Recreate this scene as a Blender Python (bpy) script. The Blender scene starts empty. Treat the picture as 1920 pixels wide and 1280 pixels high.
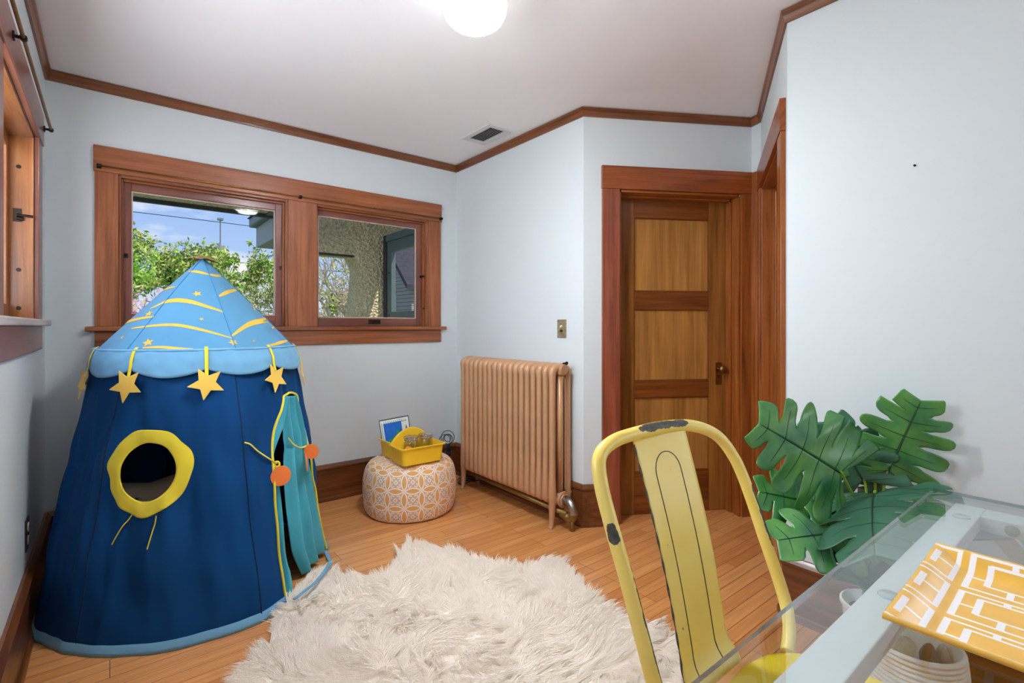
import bpy, bmesh, math, random
import numpy as np
from mathutils import Vector, Matrix, noise
SC = bpy.context.scene
COL = SC.collection
PI = math.pi
R = math.radians
rnd = random.Random(7)

# ------------------------------------------------------------------ camera
cam_d = bpy.data.cameras.new('camera')
cam = bpy.data.objects.new('camera', cam_d)
COL.objects.link(cam)
cam.location = (0, 0, 1.164)
cam.rotation_euler = (R(90), 0, -0.6768)
cam_d.sensor_width = 36
cam_d.lens = 938.6 / 1920 * 36
cam_d.shift_y = -28.5 / 1920
cam_d.clip_start = .02
cam_d.clip_end = 300
SC.camera = cam
SC.view_settings.view_transform = 'Standard'
SC.view_settings.look = 'None'
SC.view_settings.gamma = 1
SC.view_settings.use_curve_mapping = False
SC.view_settings.exposure = 1.2
SC.cycles.max_bounces = 16
SC.cycles.diffuse_bounces = 9

# ------------------------------------------------------------------ sky
def lin(c):
    return tuple(((v / 255) / 12.92 if v / 255 <= .04045 else ((v / 255 + .055) / 1.055) ** 2.4) for v in c)
def rgba(c): return lin(c) + (1,)

W = bpy.data.worlds.new('sky'); SC.world = W; W.use_nodes = True
nt = W.node_tree; nt.nodes.clear()
def N(t, ty, **k):
    n = t.nodes.new(ty)
    for a, b in k.items(): setattr(n, a, b)
    return n
wo = N(nt, 'ShaderNodeOutputWorld'); bg = N(nt, 'ShaderNodeBackground')
tc = N(nt, 'ShaderNodeTexCoord'); sep = N(nt, 'ShaderNodeSeparateXYZ')
nt.links.new(tc.outputs['Generated'], sep.inputs[0])
rp = N(nt, 'ShaderNodeValToRGB')
e = rp.color_ramp.elements
e[0].position = 0.0; e[0].color = rgba((225, 232, 242))
e[1].position = .35; e[1].color = rgba((118, 166, 238))
el = e.new(.1); el.color = rgba((178, 206, 246))
nt.links.new(sep.outputs['Z'], rp.inputs[0])
mp = N(nt, 'ShaderNodeMapping'); mp.inputs['Scale'].default_value = (2.2, 2.2, 6.0); mp.inputs['Location'].default_value = (.35, .1, .3)
nz = N(nt, 'ShaderNodeTexNoise'); nz.inputs['Scale'].default_value = 2.4; nz.inputs['Detail'].default_value = 6; nz.inputs['Roughness'].default_value = .55
nt.links.new(tc.outputs['Generated'], mp.inputs[0]); nt.links.new(mp.outputs[0], nz.inputs['Vector'])
cr = N(nt, 'ShaderNodeValToRGB'); cr.color_ramp.elements[0].position = .50; cr.color_ramp.elements[1].position = .66
nt.links.new(nz.outputs['Fac'], cr.inputs[0])
mx = N(nt, 'ShaderNodeMix', data_type='RGBA')
nt.links.new(cr.outputs['Color'], mx.inputs[0]); nt.links.new(rp.outputs['Color'], mx.inputs[6]); mx.inputs[7].default_value = (.95, .95, .97, 1)
nt.links.new(mx.outputs[2], bg.inputs['Color']); bg.inputs['Strength'].default_value = .45
nt.links.new(bg.outputs[0], wo.inputs[0])

# ------------------------------------------------------------------ sun, daylight at the left window, added side fill
def light(name, kind, loc, rot, energy, color=(1, 1, 1), size=None):
    d = bpy.data.lights.new(name, kind); d.energy = energy; d.color = color
    if size: d.shape = 'RECTANGLE'; d.size, d.size_y = size
    o = bpy.data.objects.new(name, d); COL.objects.link(o); o.location = loc; o.rotation_euler = rot
    return o
sun = light('sun', 'SUN', (0, -20, 30), (R(40), 0, R(22)), 1.5, (1, .95, .86)); sun.data.angle = R(1)
light('side_fill_light', 'AREA', (2.64, -.83, 1.42), (R(122), 0, R(90)), 9, (.90, .96, 1), (1.4, 1.3))  # fill light added outside an unseen opening to brighten the room
light('left_window_daylight', 'AREA', (-.62, 1.55, 1.65), (R(118), 0, R(-90)), 29, (.86, .94, 1), (1.7, .95))

# ------------------------------------------------------------------ materials
MATS = {}
def new_mat(name):
    m = bpy.data.materials.new(name); m.use_nodes = True
    t = m.node_tree; b = t.nodes['Principled BSDF']
    MATS[name] = m
    return m, t, b
def sock(b, n, v):
    if n in b.inputs: b.inputs[n].default_value = v
def plain(name, col, rough=.5, metal=0, spec=.5, bump=0, bscale=200, var=0, vscale=6, coat=0, sheen=0, stretch=(1, 1, 1)):
    m, t, b = new_mat(name)
    sock(b, 'Base Color', rgba(col)); sock(b, 'Roughness', rough); sock(b, 'Metallic', metal)
    sock(b, 'Specular IOR Level', spec); sock(b, 'Coat Weight', coat); sock(b, 'Coat Roughness', .15); sock(b, 'Sheen Weight', sheen)
    c = N(t, 'ShaderNodeTexCoord'); mpn = N(t, 'ShaderNodeMapping'); mpn.inputs['Scale'].default_value = stretch
    t.links.new(c.outputs['Object'], mpn.inputs[0])
    if var:
        n = N(t, 'ShaderNodeTexNoise'); n.inputs['Scale'].default_value = vscale; n.inputs['Detail'].default_value = 4
        t.links.new(mpn.outputs[0], n.inputs['Vector'])
        r = N(t, 'ShaderNodeValToRGB')
        a = lin(col)
        r.color_ramp.elements[0].position = .3; r.color_ramp.elements[1].position = .7
        r.color_ramp.elements[0].color = tuple(v * (1 - var) for v in a) + (1,)
        r.color_ramp.elements[1].color = tuple(min(1, v * (1 + var)) for v in a) + (1,)
        t.links.new(n.outputs['Fac'], r.inputs[0]); t.links.new(r.outputs[0], b.inputs['Base Color'])
    if bump:
        n = N(t, 'ShaderNodeTexNoise'); n.inputs['Scale'].default_value = bscale; n.inputs['Detail'].default_value = 3
        t.links.new(mpn.outputs[0], n.inputs['Vector'])
        bp = N(t, 'ShaderNodeBump'); bp.inputs['Strength'].default_value = bump; bp.inputs['Distance'].default_value = .01
        t.links.new(n.outputs['Fac'], bp.inputs['Height']); t.links.new(bp.outputs[0], b.inputs['Normal'])
    return m
def wood(name, c1, c2, c3, rough=.32, coat=.3, gs=1.0):
    """grain runs along U (metres)"""
    m, t, b = new_mat(name)
    uv = N(t, 'ShaderNodeUVMap'); mpn = N(t, 'ShaderNodeMapping'); mpn.inputs['Scale'].default_value = (1.3 * gs, 26 * gs, 1)
    t.links.new(uv.outputs[0], mpn.inputs[0])
    n = N(t, 'ShaderNodeTexNoise'); n.inputs['Scale'].default_value = 1.6; n.inputs['Detail'].default_value = 7; n.inputs['Roughness'].default_value = .62; n.inputs['Distortion'].default_value = .5
    t.links.new(mpn.outputs[0], n.inputs['Vector'])
    r = N(t, 'ShaderNodeValToRGB'); el = r.color_ramp.elements
    el[0].position = .28; el[0].color = rgba(c1); el[1].position = .72; el[1].color = rgba(c3)
    k = el.new(.5); k.color = rgba(c2)
    t.links.new(n.outputs['Fac'], r.inputs[0])
    mp2 = N(t, 'ShaderNodeMapping'); mp2.inputs['Scale'].default_value = (.9, 5, 1); t.links.new(uv.outputs[0], mp2.inputs[0])
    n2 = N(t, 'ShaderNodeTexNoise'); n2.inputs['Scale'].default_value = 2.0; n2.inputs['Detail'].default_value = 3; t.links.new(mp2.outputs[0], n2.inputs['Vector'])
    r2 = N(t, 'ShaderNodeMapRange'); r2.inputs[1].default_value = .3; r2.inputs[2].default_value = .7; r2.inputs[3].default_value = .8; r2.inputs[4].default_value = 1.18
    t.links.new(n2.outputs['Fac'], r2.inputs[0])
    mm = N(t, 'ShaderNodeVectorMath', operation='SCALE'); t.links.new(r.outputs[0], mm.inputs[0]); t.links.new(r2.outputs[0], mm.inputs['Scale'])
    t.links.new(mm.outputs[0], b.inputs['Base Color'])
    sock(b, 'Roughness', rough); sock(b, 'Coat Weight', coat); sock(b, 'Coat Roughness', .2); sock(b, 'Specular IOR Level', .4)
    bp = N(t, 'ShaderNodeBump'); bp.inputs['Strength'].default_value = .08; bp.inputs['Distance'].default_value = .004
    t.links.new(n.outputs['Fac'], bp.inputs['Height']); t.links.new(bp.outputs[0], b.inputs['Normal'])
    return m
def thin_glass(name, tint=(1, 1, 1), gloss=1.0, rough=.0):
    m = bpy.data.materials.new(name); m.use_nodes = True; MATS[name] = m
    t = m.node_tree; t.nodes.clear()
    o = N(t, 'ShaderNodeOutputMaterial'); tr = N(t, 'ShaderNodeBsdfTransparent'); g = N(t, 'ShaderNodeBsdfGlossy'); mxs = N(t, 'ShaderNodeMixShader'); fr = N(t, 'ShaderNodeFresnel')
    ge = N(t, 'ShaderNodeNewGeometry'); mr = N(t, 'ShaderNodeMapRange'); mr.inputs[3].default_value = 1.45; mr.inputs[4].default_value = 1 / 1.45
    t.links.new(ge.outputs['Backfacing'], mr.inputs[0]); t.links.new(mr.outputs[0], fr.inputs['IOR'])
    tr.inputs[0].default_value = tuple(tint) + (1,); g.inputs['Roughness'].default_value = rough
    mu = N(t, 'ShaderNodeMath', operation='MULTIPLY'); mu.inputs[1].default_value = gloss
    t.links.new(fr.outputs[0], mu.inputs[0]); t.links.new(mu.outputs[0], mxs.inputs[0])
    t.links.new(tr.outputs[0], mxs.inputs[1]); t.links.new(g.outputs[0], mxs.inputs[2]); t.links.new(mxs.outputs[0], o.inputs[0])
    return m

M_WALL = plain('pale_blue_wall_paint', (212, 219, 222), .55, bump=.03, bscale=120, spec=.35)
M_CEIL = plain('white_ceiling_paint', (243, 241, 244), .8, bump=.02, bscale=90)
M_TRIM = wood('reddish_trim_wood', (118, 62, 32), (152, 86, 48), (172, 104, 62), gs=.9)
M_SASH = wood('dark_sash_wood', (100, 54, 42), (126, 72, 58), (146, 88, 68), rough=.3)
M_CROWN = wood('crown_wood', (88, 46, 22), (122, 68, 34), (140, 82, 44))
M_HEAD = wood('door_head_wood', (104, 46, 16), (142, 70, 28), (160, 86, 38))
M_CASE = wood('red_casing_wood', (110, 50, 30), (142, 72, 48), (158, 88, 60))
M_JAMB = wood('orange_jamb_wood', (112, 56, 18), (152, 84, 34), (176, 106, 48))
M_DOOR = wood('brown_door_wood', (116, 70, 26), (148, 94, 40), (164, 110, 50), gs=.8)
M_RAIL = wood('door_rail_wood', (94, 46, 14), (124, 66, 24), (140, 80, 34))
M_PANEL = wood('golden_panel_wood', (140, 90, 36), (172, 120, 58), (190, 138, 74), gs=.55)
M_BASE = wood('baseboard_wood', (74, 36, 16), (110, 60, 28), (134, 80, 40))
M_JAMBL = wood('honey_jamb_wood', (122, 70, 36), (158, 98, 54), (176, 116, 68))

# floor planks
m, t, b = new_mat('narrow_plank_floor')
c = N(t, 'ShaderNodeTexCoord')
br = N(t, 'ShaderNodeTexBrick'); br.offset = .37; br.offset_frequency = 3; br.squash = 1
br.inputs['Scale'].default_value = 1; br.inputs['Brick Width'].default_value = .9; br.inputs['Row Height'].default_value = .0575
br.inputs['Mortar Size'].default_value = .0013; br.inputs['Mortar Smooth'].default_value = .3; br.inputs['Bias'].default_value = 0
br.inputs['Color1'].default_value = rgba((208, 136, 76)); br.inputs['Color2'].default_value = rgba((226, 160, 98)); br.inputs['Mortar'].default_value = rgba((96, 54, 26))
t.links.new(c.outputs['Object'], br.inputs['Vector'])
mpn = N(t, 'ShaderNodeMapping'); mpn.inputs['Scale'].default_value = (2.5, 42, 1); t.links.new(c.outputs['Object'], mpn.inputs[0])
n = N(t, 'ShaderNodeTexNoise'); n.inputs['Scale'].default_value = 1.5; n.inputs['Detail'].default_value = 6; n.inputs['Distortion'].default_value = .4; t.links.new(mpn.outputs[0], n.inputs['Vector'])
r2 = N(t, 'ShaderNodeMapRange'); r2.inputs[1].default_value = .25; r2.inputs[2].default_value = .75; r2.inputs[3].default_value = .78; r2.inputs[4].default_value = 1.16
t.links.new(n.outputs['Fac'], r2.inputs[0])
mm = N(t, 'ShaderNodeVectorMath', operation='SCALE'); t.links.new(br.outputs['Color'], mm.inputs[0]); t.links.new(r2.outputs[0], mm.inputs['Scale'])
t.links.new(mm.outputs[0], b.inputs['Base Color']); sock(b, 'Roughness', .3); sock(b, 'Specular IOR Level', .45); sock(b, 'Coat Weight', .25); sock(b, 'Coat Roughness', .12)
bp = N(t, 'ShaderNodeBump'); bp.inputs['Strength'].default_value = .15; bp.inputs['Distance'].default_value = .003; bp.invert = True
t.links.new(br.outputs['Fac'], bp.inputs['Height']); t.links.new(bp.outputs[0], b.inputs['Normal'])
M_FLOOR = m

M_BRASS = plain('aged_brass', (150, 112, 58), .35, 1, var=.25, vscale=30)
M_DARKMET = plain('dark_bronze', (52, 42, 36), .4, .9)
M_STEEL = plain('grey_steel', (176, 172, 168), .3, 1)
M_GLASS = thin_glass('window_glass', gloss=.1)
M_NAVY = plain('navy_cotton', (2, 62, 116), .8, spec=.2, bump=.5, bscale=5, var=.12, vscale=3, stretch=(1.6, 1.6, .6))
M_NAVYIN = plain('navy_cotton_inside', (4, 28, 58), .9)
M_SKY = plain('light_blue_cotton', (108, 166, 204), .8, sheen=.15, bump=.15, bscale=9, var=.07, vscale=4)
M_TEAL = plain('teal_cotton', (64, 166, 186), .8, sheen=.2, bump=.2, bscale=14, var=.12, vscale=7)
M_YEL = plain('yellow_felt', (236, 214, 52), .85, sheen=.2, bump=.1, bscale=300)
M_GOLD = plain('golden_print', (228, 182, 70), .85)
M_STAR = plain('star_felt', (238, 196, 84), .85, sheen=.2, bump=.1, bscale=250)
M_ORANGE = plain('orange_felt', (232, 120, 46), .85, sheen=.2, bump=.1, bscale=250)
M_COPPER = plain('copper_paint', (198, 152, 114), .36, .2, var=.06, vscale=9)
M_WHITE = plain('white_lacquer', (226, 228, 230), .35)
M_PLAST = plain('yellow_plastic', (246, 200, 46), .4)

# ------------------------------------------------------------------ mesh helpers
ORG = {}
class MB:
    def __init__(s): s.v = []; s.f = []; s.uv = []; s.mi = []
    def add(s, pts, faces, uvs=None, mi=0):
        k = len(s.v); s.v += [tuple(p) for p in pts]
        for i, f in enumerate(faces):
            s.f.append([a + k for a in f]); s.mi.append(mi)
            s.uv.append(uvs[i] if uvs else [(0, 0)] * len(f))
        return s
    def box(s, x0, y0, z0, x1, y1, z1, fr=None, mi=0, grain=None):
        p = [(x, y, z) for x in (x0, x1) for y in (y0, y1) for z in (z0, z1)]
        fs = [(0, 1, 3, 2), (4, 6, 7, 5), (0, 4, 5, 1), (2, 3, 7, 6), (0, 2, 6, 4), (1, 5, 7, 3)]
        d = [abs(x1 - x0), abs(y1 - y0), abs(z1 - z0)]
        g = grain if grain is not None else d.index(max(d))
        oth = [i for i in range(3) if i != g]; ou, ov = rnd.uniform(0, 20), rnd.uniform(0, 20)
        uvs = []
        for f in fs: uvs.append([(p[i][g] + ou, p[i][oth[0]] + p[i][oth[1]] + ov) for i in f])
        q = [fr(*a) for a in p] if fr else p
        return s.add(q, fs, uvs, mi)
    def grid(s, fn, nu, nv, closed_u=False, mi=None, skip=None, uvf=None):
        k = len(s.v); cu = nu if closed_u else nu + 1
        for j in range(nv + 1):
            for i in range(cu): s.v.append(tuple(fn(i / nu, j / nv)))
        for j in range(nv):
            for i in range(nu):
                if skip and skip((i + .5) / nu, (j + .5) / nv): continue
                i2 = (i + 1) % cu if closed_u else i + 1
                s.f.append([k + j * cu + i, k + j * cu + i2, k + (j + 1) * cu + i2, k + (j + 1) * cu + i])
                s.mi.append(mi((i + .5) / nu, (j + .5) / nv) if mi else 0)
                q = [(i / nu, j / nv), ((i + 1) / nu, j / nv), ((i + 1) / nu, (j + 1) / nv), (i / nu, (j + 1) / nv)]
                s.uv.append([uvf(*a) for a in q] if uvf else q)
        return s
    def tube(s, path, rad, seg=10, closed=False, caps=True, mi=0, flat=None):
        P = [Vector(p) for p in path]; n = len(P); k = len(s.v)
        rr = rad if isinstance(rad, (list, tuple)) else [rad] * n
        up = None; L = 0
        for i in range(n):
            a = P[(i - 1) % n] if (closed or i > 0) else P[i]; c = P[(i + 1) % n] if (closed or i < n - 1) else P[i]
            T = (c - a).normalized() if (c - a).length > 1e-9 else Vector((0, 0, 1))
            if up is None:
                up = Vector((0, 0, 1)) if abs(T.z) < .9 else Vector((1, 0, 0))
            up = (up - T * up.dot(T)); up = up.normalized() if up.length > 1e-6 else T.orthogonal().normalized()
            sd = T.cross(up)
            for j in range(seg):
                an = 2 * PI * j / seg
                s.v.append(tuple(P[i] + (sd * math.cos(an) * (flat or 1) + up * math.sin(an)) * rr[i]))
        m_ = n if closed else n - 1
        for i in range(m_):
            for j in range(seg):
                a = k + i * seg + j; b_ = k + i * seg + (j + 1) % seg; c = k + ((i + 1) % n) * seg + (j + 1) % seg; d = k + ((i + 1) % n) * seg + j
                s.f.append([a, b_, c, d]); s.mi.append(mi)
                s.uv.append([(i * .1, j / seg * .1), (i * .1, (j + 1) / seg * .1), ((i + 1) * .1, (j + 1) / seg * .1), ((i + 1) * .1, j / seg * .1)])
        if caps and not closed:
            for i0 in (0, n - 1):
                s.f.append([k + i0 * seg + j for j in range(seg)]); s.mi.append(mi); s.uv.append([(0, 0)] * seg)
        return s
    def lathe(s, prof, n=32, c=(0, 0, 0), mi=0, uvf=None, caps=True):
        k = len(s.v)
        for (r_, z) in prof:
            for i in range(n):
                a = 2 * PI * i / n; s.v.append((c[0] + r_ * math.cos(a), c[1] + r_ * math.sin(a), c[2] + z))
        for j in range(len(prof) - 1):
            for i in range(n):
                i2 = (i + 1) % n
                s.f.append([k + j * n + i, k + j * n + i2, k + (j + 1) * n + i2, k + (j + 1) * n + i]); s.mi.append(mi)
                q = [(i / n, j), ((i + 1) / n, j), ((i + 1) / n, j + 1), (i / n, j + 1)]
                s.uv.append([uvf(a, b_) for a, b_ in q] if uvf else [(a, b_ / len(prof)) for a, b_ in q])
        if caps:
            for j in (0, len(prof) - 1):
                if prof[j][0] > 1e-5:
                    s.f.append([k + j * n + i for i in range(n)]); s.mi.append(mi); s.uv.append([(0, 0)] * n)
        return s
    def prism(s, poly, f0, f1, mi=0):
        """poly list of 2D points; f0,f1 map (a,b)->3D for both caps"""
        n = len(poly); pts = [f0(*p) for p in poly] + [f1(*p) for p in poly]
        fs = [list(range(n)), list(range(n, 2 * n))[::-1]] + [[i, (i + 1) % n, n + (i + 1) % n, n + i] for i in range(n)]
        return s.add(pts, fs, None, mi)
    def disc(s, c, nrm, r_, th, n=24, mi=0):
        nrm = Vector(nrm).normalized(); a = nrm.orthogonal().normalized(); b_ = nrm.cross(a); c = Vector(c)
        poly = [(math.cos(2 * PI * i / n) * r_, math.sin(2 * PI * i / n) * r_) for i in range(n)]
        return s.prism(poly, lambda x, y: c + a * x + b_ * y - nrm * th / 2, lambda x, y: c + a * x + b_ * y + nrm * th / 2, mi)
    def build(s, name, mats, parent=None, smooth=False, bevel=0, origin=None, weld=True, subsurf=0, solid=0, auto=None, seg=2):
        if not isinstance(mats, (list, tuple)): mats = [mats]
        v = np.array(s.v)
        if origin is None: origin = ((v[:, 0].min() + v[:, 0].max()) / 2, (v[:, 1].min() + v[:, 1].max()) / 2, v[:, 2].min())
        origin = Vector(origin)
        me = bpy.data.meshes.new(name)
        me.from_pydata([tuple(Vector(p) - origin) for p in s.v], [], s.f)
        uvl = me.uv_layers.new(name='UVMap')
        flat = [c_ for f in s.uv for c_ in f]
        uvl.data.foreach_set('uv', np.array(flat, dtype=np.float32).ravel())
        me.polygons.foreach_set('material_index', np.array(s.mi, dtype=np.int32))
        for m_ in mats: me.materials.append(m_)
        bm = bmesh.new(); bm.from_mesh(me)
        if weld: bmesh.ops.remove_doubles(bm, verts=bm.verts, dist=1e-5)
        bmesh.ops.recalc_face_normals(bm, faces=bm.faces)
        bm.to_mesh(me); bm.free()
        if smooth: me.polygons.foreach_set('use_smooth', [True] * len(me.polygons))
        o = bpy.data.objects.new(name, me); COL.objects.link(o)
        ORG[o.name] = origin
        if parent is not None:
            o.parent = parent; o.location = origin - ORG.get(parent.name, Vector((0, 0, 0)))
        else: o.location = origin
        if solid:
            md = o.modifiers.new('thickness', 'SOLIDIFY'); md.thickness = solid; md.offset = 0
        if bevel:
            md = o.modifiers.new('bevel', 'BEVEL'); md.width = bevel; md.segments = seg; md.limit_method = 'ANGLE'; md.angle_limit = R(40)
        if subsurf:
            md = o.modifiers.new('subdivision', 'SUBSURF'); md.levels = subsurf; md.render_levels = subsurf
        if auto:
            try: me.set_sharp_from_angle(angle=R(auto)); me.polygons.foreach_set('use_smooth', [True] * len(me.polygons))
            except Exception: pass
        return o
def tag(o, label, cat, group=None, kind=None):
    o['label'] = label; o['category'] = cat
    if group: o['group'] = group
    if kind: o['kind'] = kind
    return o
def thing(name, label, cat, loc, group=None, kind=None):
    o = bpy.data.objects.new(name, None); COL.objects.link(o); o.location = loc; o.empty_display_size = .05
    ORG[o.name] = Vector(loc)
    return tag(o, label, cat, group, kind)
def struct(o, label, cat): return tag(o, label, cat, None, 'structure')
def copy_tree(o, parent=None):
    c_ = o.copy(); COL.objects.link(c_); c_.parent = parent
    for ch in list(o.children): copy_tree(ch, c_)
    return c_
def frame(P, D, Nn):
    return lambda s_, d_, z_: (P[0] + D[0] * s_ + Nn[0] * d_, P[1] + D[1] * s_ + Nn[1] * d_, z_)
def smooth_path(pts, n=8, closed=False):
    P = [Vector(p) for p in pts]; out = []; m_ = len(P)
    rng = range(m_ if closed else m_ - 1)
    for i in rng:
        g = (lambda k: P[k % m_]) if closed else (lambda k: P[max(0, min(m_ - 1, k))])
        p0, p1, p2, p3 = g(i - 1), g(i), g(i + 1), g(i + 2)
        for j in range(n):
            t_ = j / n
            out.append(.5 * ((2 * p1) + (p2 - p0) * t_ + (2 * p0 - 5 * p1 + 4 * p2 - p3) * t_ ** 2 + (3 * p1 - p0 - 3 * p2 + p3) * t_ ** 3))
    if not closed: out.append(P[-1])
    return out
def interp(x, tab):
    return float(np.interp(x, [a for a, _ in tab], [b_ for _, b_ in tab]))
def sstep(a, b_, x):
    t_ = min(1, max(0, (x - a) / (b_ - a))); return t_ * t_ * (3 - 2 * t_)
# ================================================================== ROOM SHELL
ZC = 2.44
XL, YB, XR, XN, YR = -.2517, 3.391, 2.157, 2.134, -1.7
P1 = Vector((XR, YB)); P2 = Vector((2.157, 2.018)); PA = Vector((3.079, 1.479)); PB = Vector((3.051, 1.408)); P3 = Vector((XN, .88))
D1 = (PA - P2).normalized(); N1 = Vector((D1.y, -D1.x))          # into the room
if N1.dot(-P2) < 0: N1 = -N1
D2 = (PB - P3).normalized(); N2 = Vector((-D2.y, D2.x))
if N2.dot(Vector((-1, .3))) < 0: N2 = -N2
DF = (PB - PA).normalized(); NF = Vector((-1, 0))
F_back = frame((0, YB), (1, 0), (0, -1)); F_left = frame((XL, 0), (0, 1), (1, 0)); F_rad = frame((XR, 0), (0, 1), (-1, 0))
F_w1 = frame(P2, D1, N1); F_w2 = frame(P3, D2, N2); F_near = frame((XN, 0), (0, 1), (-1, 0)); F_rear = frame((0, YR), (1, 0), (0, 1))
L1 = (PA - P2).length; L2 = (PB - P3).length
TH = .16
def wall(name, fr, s0, s1, holes, label, th=TH):
    mb = MB(); zs = sorted(set([0, ZC] + [z for h in holes for z in h[2:]])); ss = sorted(set([s0, s1] + [a for h in holes for a in h[:2]]))
    for i in range(len(ss) - 1):
        for j in range(len(zs) - 1):
            cs, cz = (ss[i] + ss[i + 1]) / 2, (zs[j] + zs[j + 1]) / 2
            if any(h[0] < cs < h[1] and h[2] < cz < h[3] for h in holes): continue
            mb.box(ss[i], -th, zs[j], ss[i + 1], 0, zs[j + 1], fr)
    o = mb.build(name, M_WALL); return struct(o, label, 'wall')
ob = MB().box(-.45, -1.95, -.12, 3.6, 3.55, 0).build('floor', M_FLOOR, origin=(0, 0, 0)); struct(ob, 'honey brown narrow plank hardwood floor', 'floor')
ob = MB().box(-.45, -1.95, ZC, 3.6, 3.55, ZC + .14).build('ceiling', M_CEIL); struct(ob, 'flat white painted ceiling above the room', 'ceiling')
W1H = (.035, .885, 1.163, 1.97); W2H = (1.06, 1.893, 1.163, 1.97)
wall('wall_back', F_back, XL - TH, XR + TH, [W1H, W2H], 'pale blue wall with the pair of wood windows behind the tent')
LWY0, LWY1 = .95, 2.93
wall('wall_left', F_left, YR - TH, YB, [(LWY0, LWY1, 1.19, 1.97)], 'pale blue wall at far left with an outlet low down')
wall('wall_right', F_rad, P2.y, YB, [], 'pale wall behind the copper radiator')
DO1 = (.215, .990, 0, 1.97); DO2 = (.15, .955, 0, 1.97)
wall('wall_door', F_w1, 0, L1 + .02, [DO1], 'angled pale wall around the closed brown panelled door')
MB().box(0, -TH, 0, (PB - PA).length, 0, ZC, frame(PA, DF, NF)).build('wall_corner', M_WALL)
struct(bpy.data.objects['wall_corner'], 'narrow sliver of wall between the two door casings', 'wall')
wall('wall_closet', F_w2, 0.0, L2, [DO2], 'angled pale wall around the doorway seen edge-on')
wall('wall_near', F_near, YR - TH, P3.y, [(-1.55, -.12, .86, 2.14)], 'large blank pale wall behind the monstera plant and desk')  # out-of-view opening added to let the side fill light in
wall('wall_rear', F_rear, XL, XN, [], 'pale blank wall behind the viewer')

# --- mouldings swept along the wall line (room polygon, counter-clockwise)
POLY = [Vector((XL, YR)), Vector((XN, YR)), P3, PB, PA, P2, P1, Vector((XL, YB))]
def offs(i, d):
    n = len(POLY); a, b_, c_ = POLY[i - 1], POLY[i], POLY[(i + 1) % n]
    e1 = (b_ - a).normalized(); e2 = (c_ - b_).normalized(); n1 = Vector((-e1.y, e1.x)); n2 = Vector((-e2.y, e2.x))
    bis = (n1 + n2).normalized(); return b_ + bis * (d / max(.3, bis.dot(n1)))
def moulding(name, i, prof, mat, label, s0=None, s1=None, cat='trim'):
    j = (i + 1) % len(POLY); a, b_ = POLY[i], POLY[j]; e_ = (b_ - a).normalized(); nn = Vector((-e_.y, e_.x))
    mb = MB(); pa, pb = [], []
    for (d, z) in prof:
        qa = offs(i, d) if s0 is None else a + e_ * s0 + nn * d
        qb = offs(j, d) if s1 is None else a + e_ * s1 + nn * d
        pa.append((qa.x, qa.y, z)); pb.append((qb.x, qb.y, z))
    n = len(prof); Lh = (b_ - a).length; ou = rnd.uniform(0, 9); per = [0]
    for k in range(1, n + 1):
        p, q = prof[k - 1], prof[k % n]; per.append(per[-1] + math.hypot(p[0] - q[0], p[1] - q[1]))
    fs = [[k, (k + 1) % n, n + (k + 1) % n, n + k] for k in range(n)]
    uvs = [[(ou, per[k]), (ou, per[k + 1]), (ou + Lh, per[k + 1]), (ou + Lh, per[k])] for k in range(n)]
    fs += [list(range(n)), list(range(n, 2 * n))]; uvs += [[(0, 0)] * n] * 2
    mb.add(pa + pb, fs, uvs)
    o = mb.build(name, mat); return struct(o, label, cat)
CP = [(0, 2.388), (.010, 2.388), (.012, 2.398), (.017, 2.414), (.024, 2.424), (.024, 2.436), (0, 2.436)]
crown_lab = {1: 'wood crown moulding on the blank wall at upper right', 2: 'wood crown moulding above the doorway seen edge-on', 3: 'short crown moulding piece in the corner between the doors', 4: 'wood crown moulding above the closed door', 5: 'wood crown moulding above the radiator', 6: 'wood crown moulding above the pair of windows', 7: 'wood crown moulding above the left window'}
k = 1
for i, lb in crown_lab.items():
    moulding('trim_%d' % k, i, CP, M_CROWN, lb); k += 1
BP = [(0, 0), (.034, 0), (.034, .012), (.030, .022), (.020, .026), (.020, .205), (.026, .212), (.026, .222), (.018, .232), (.010, .241), (0, .241)]
moulding('baseboard_near', 1, BP, M_BASE, 'tall wood baseboard below the blank wall by the plant', cat='baseboard')
moulding('baseboard_closet', 2, BP, M_BASE, 'stub of baseboard beside the doorway seen edge-on', s1=.035, cat='baseboard')
moulding('baseboard_door', 4, BP, M_BASE, 'short baseboard left of the closed door', s0=L1 - .105, cat='baseboard')
moulding('baseboard_right', 5, BP, M_BASE, 'wood baseboard behind the radiator', cat='baseboard')
moulding('baseboard_back', 6, BP, M_BASE, 'wood baseboard below the pair of windows', cat='baseboard')
moulding('baseboard_left', 7, BP, M_BASE, 'glossy dark wood baseboard along the left wall', cat='baseboard')

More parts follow.
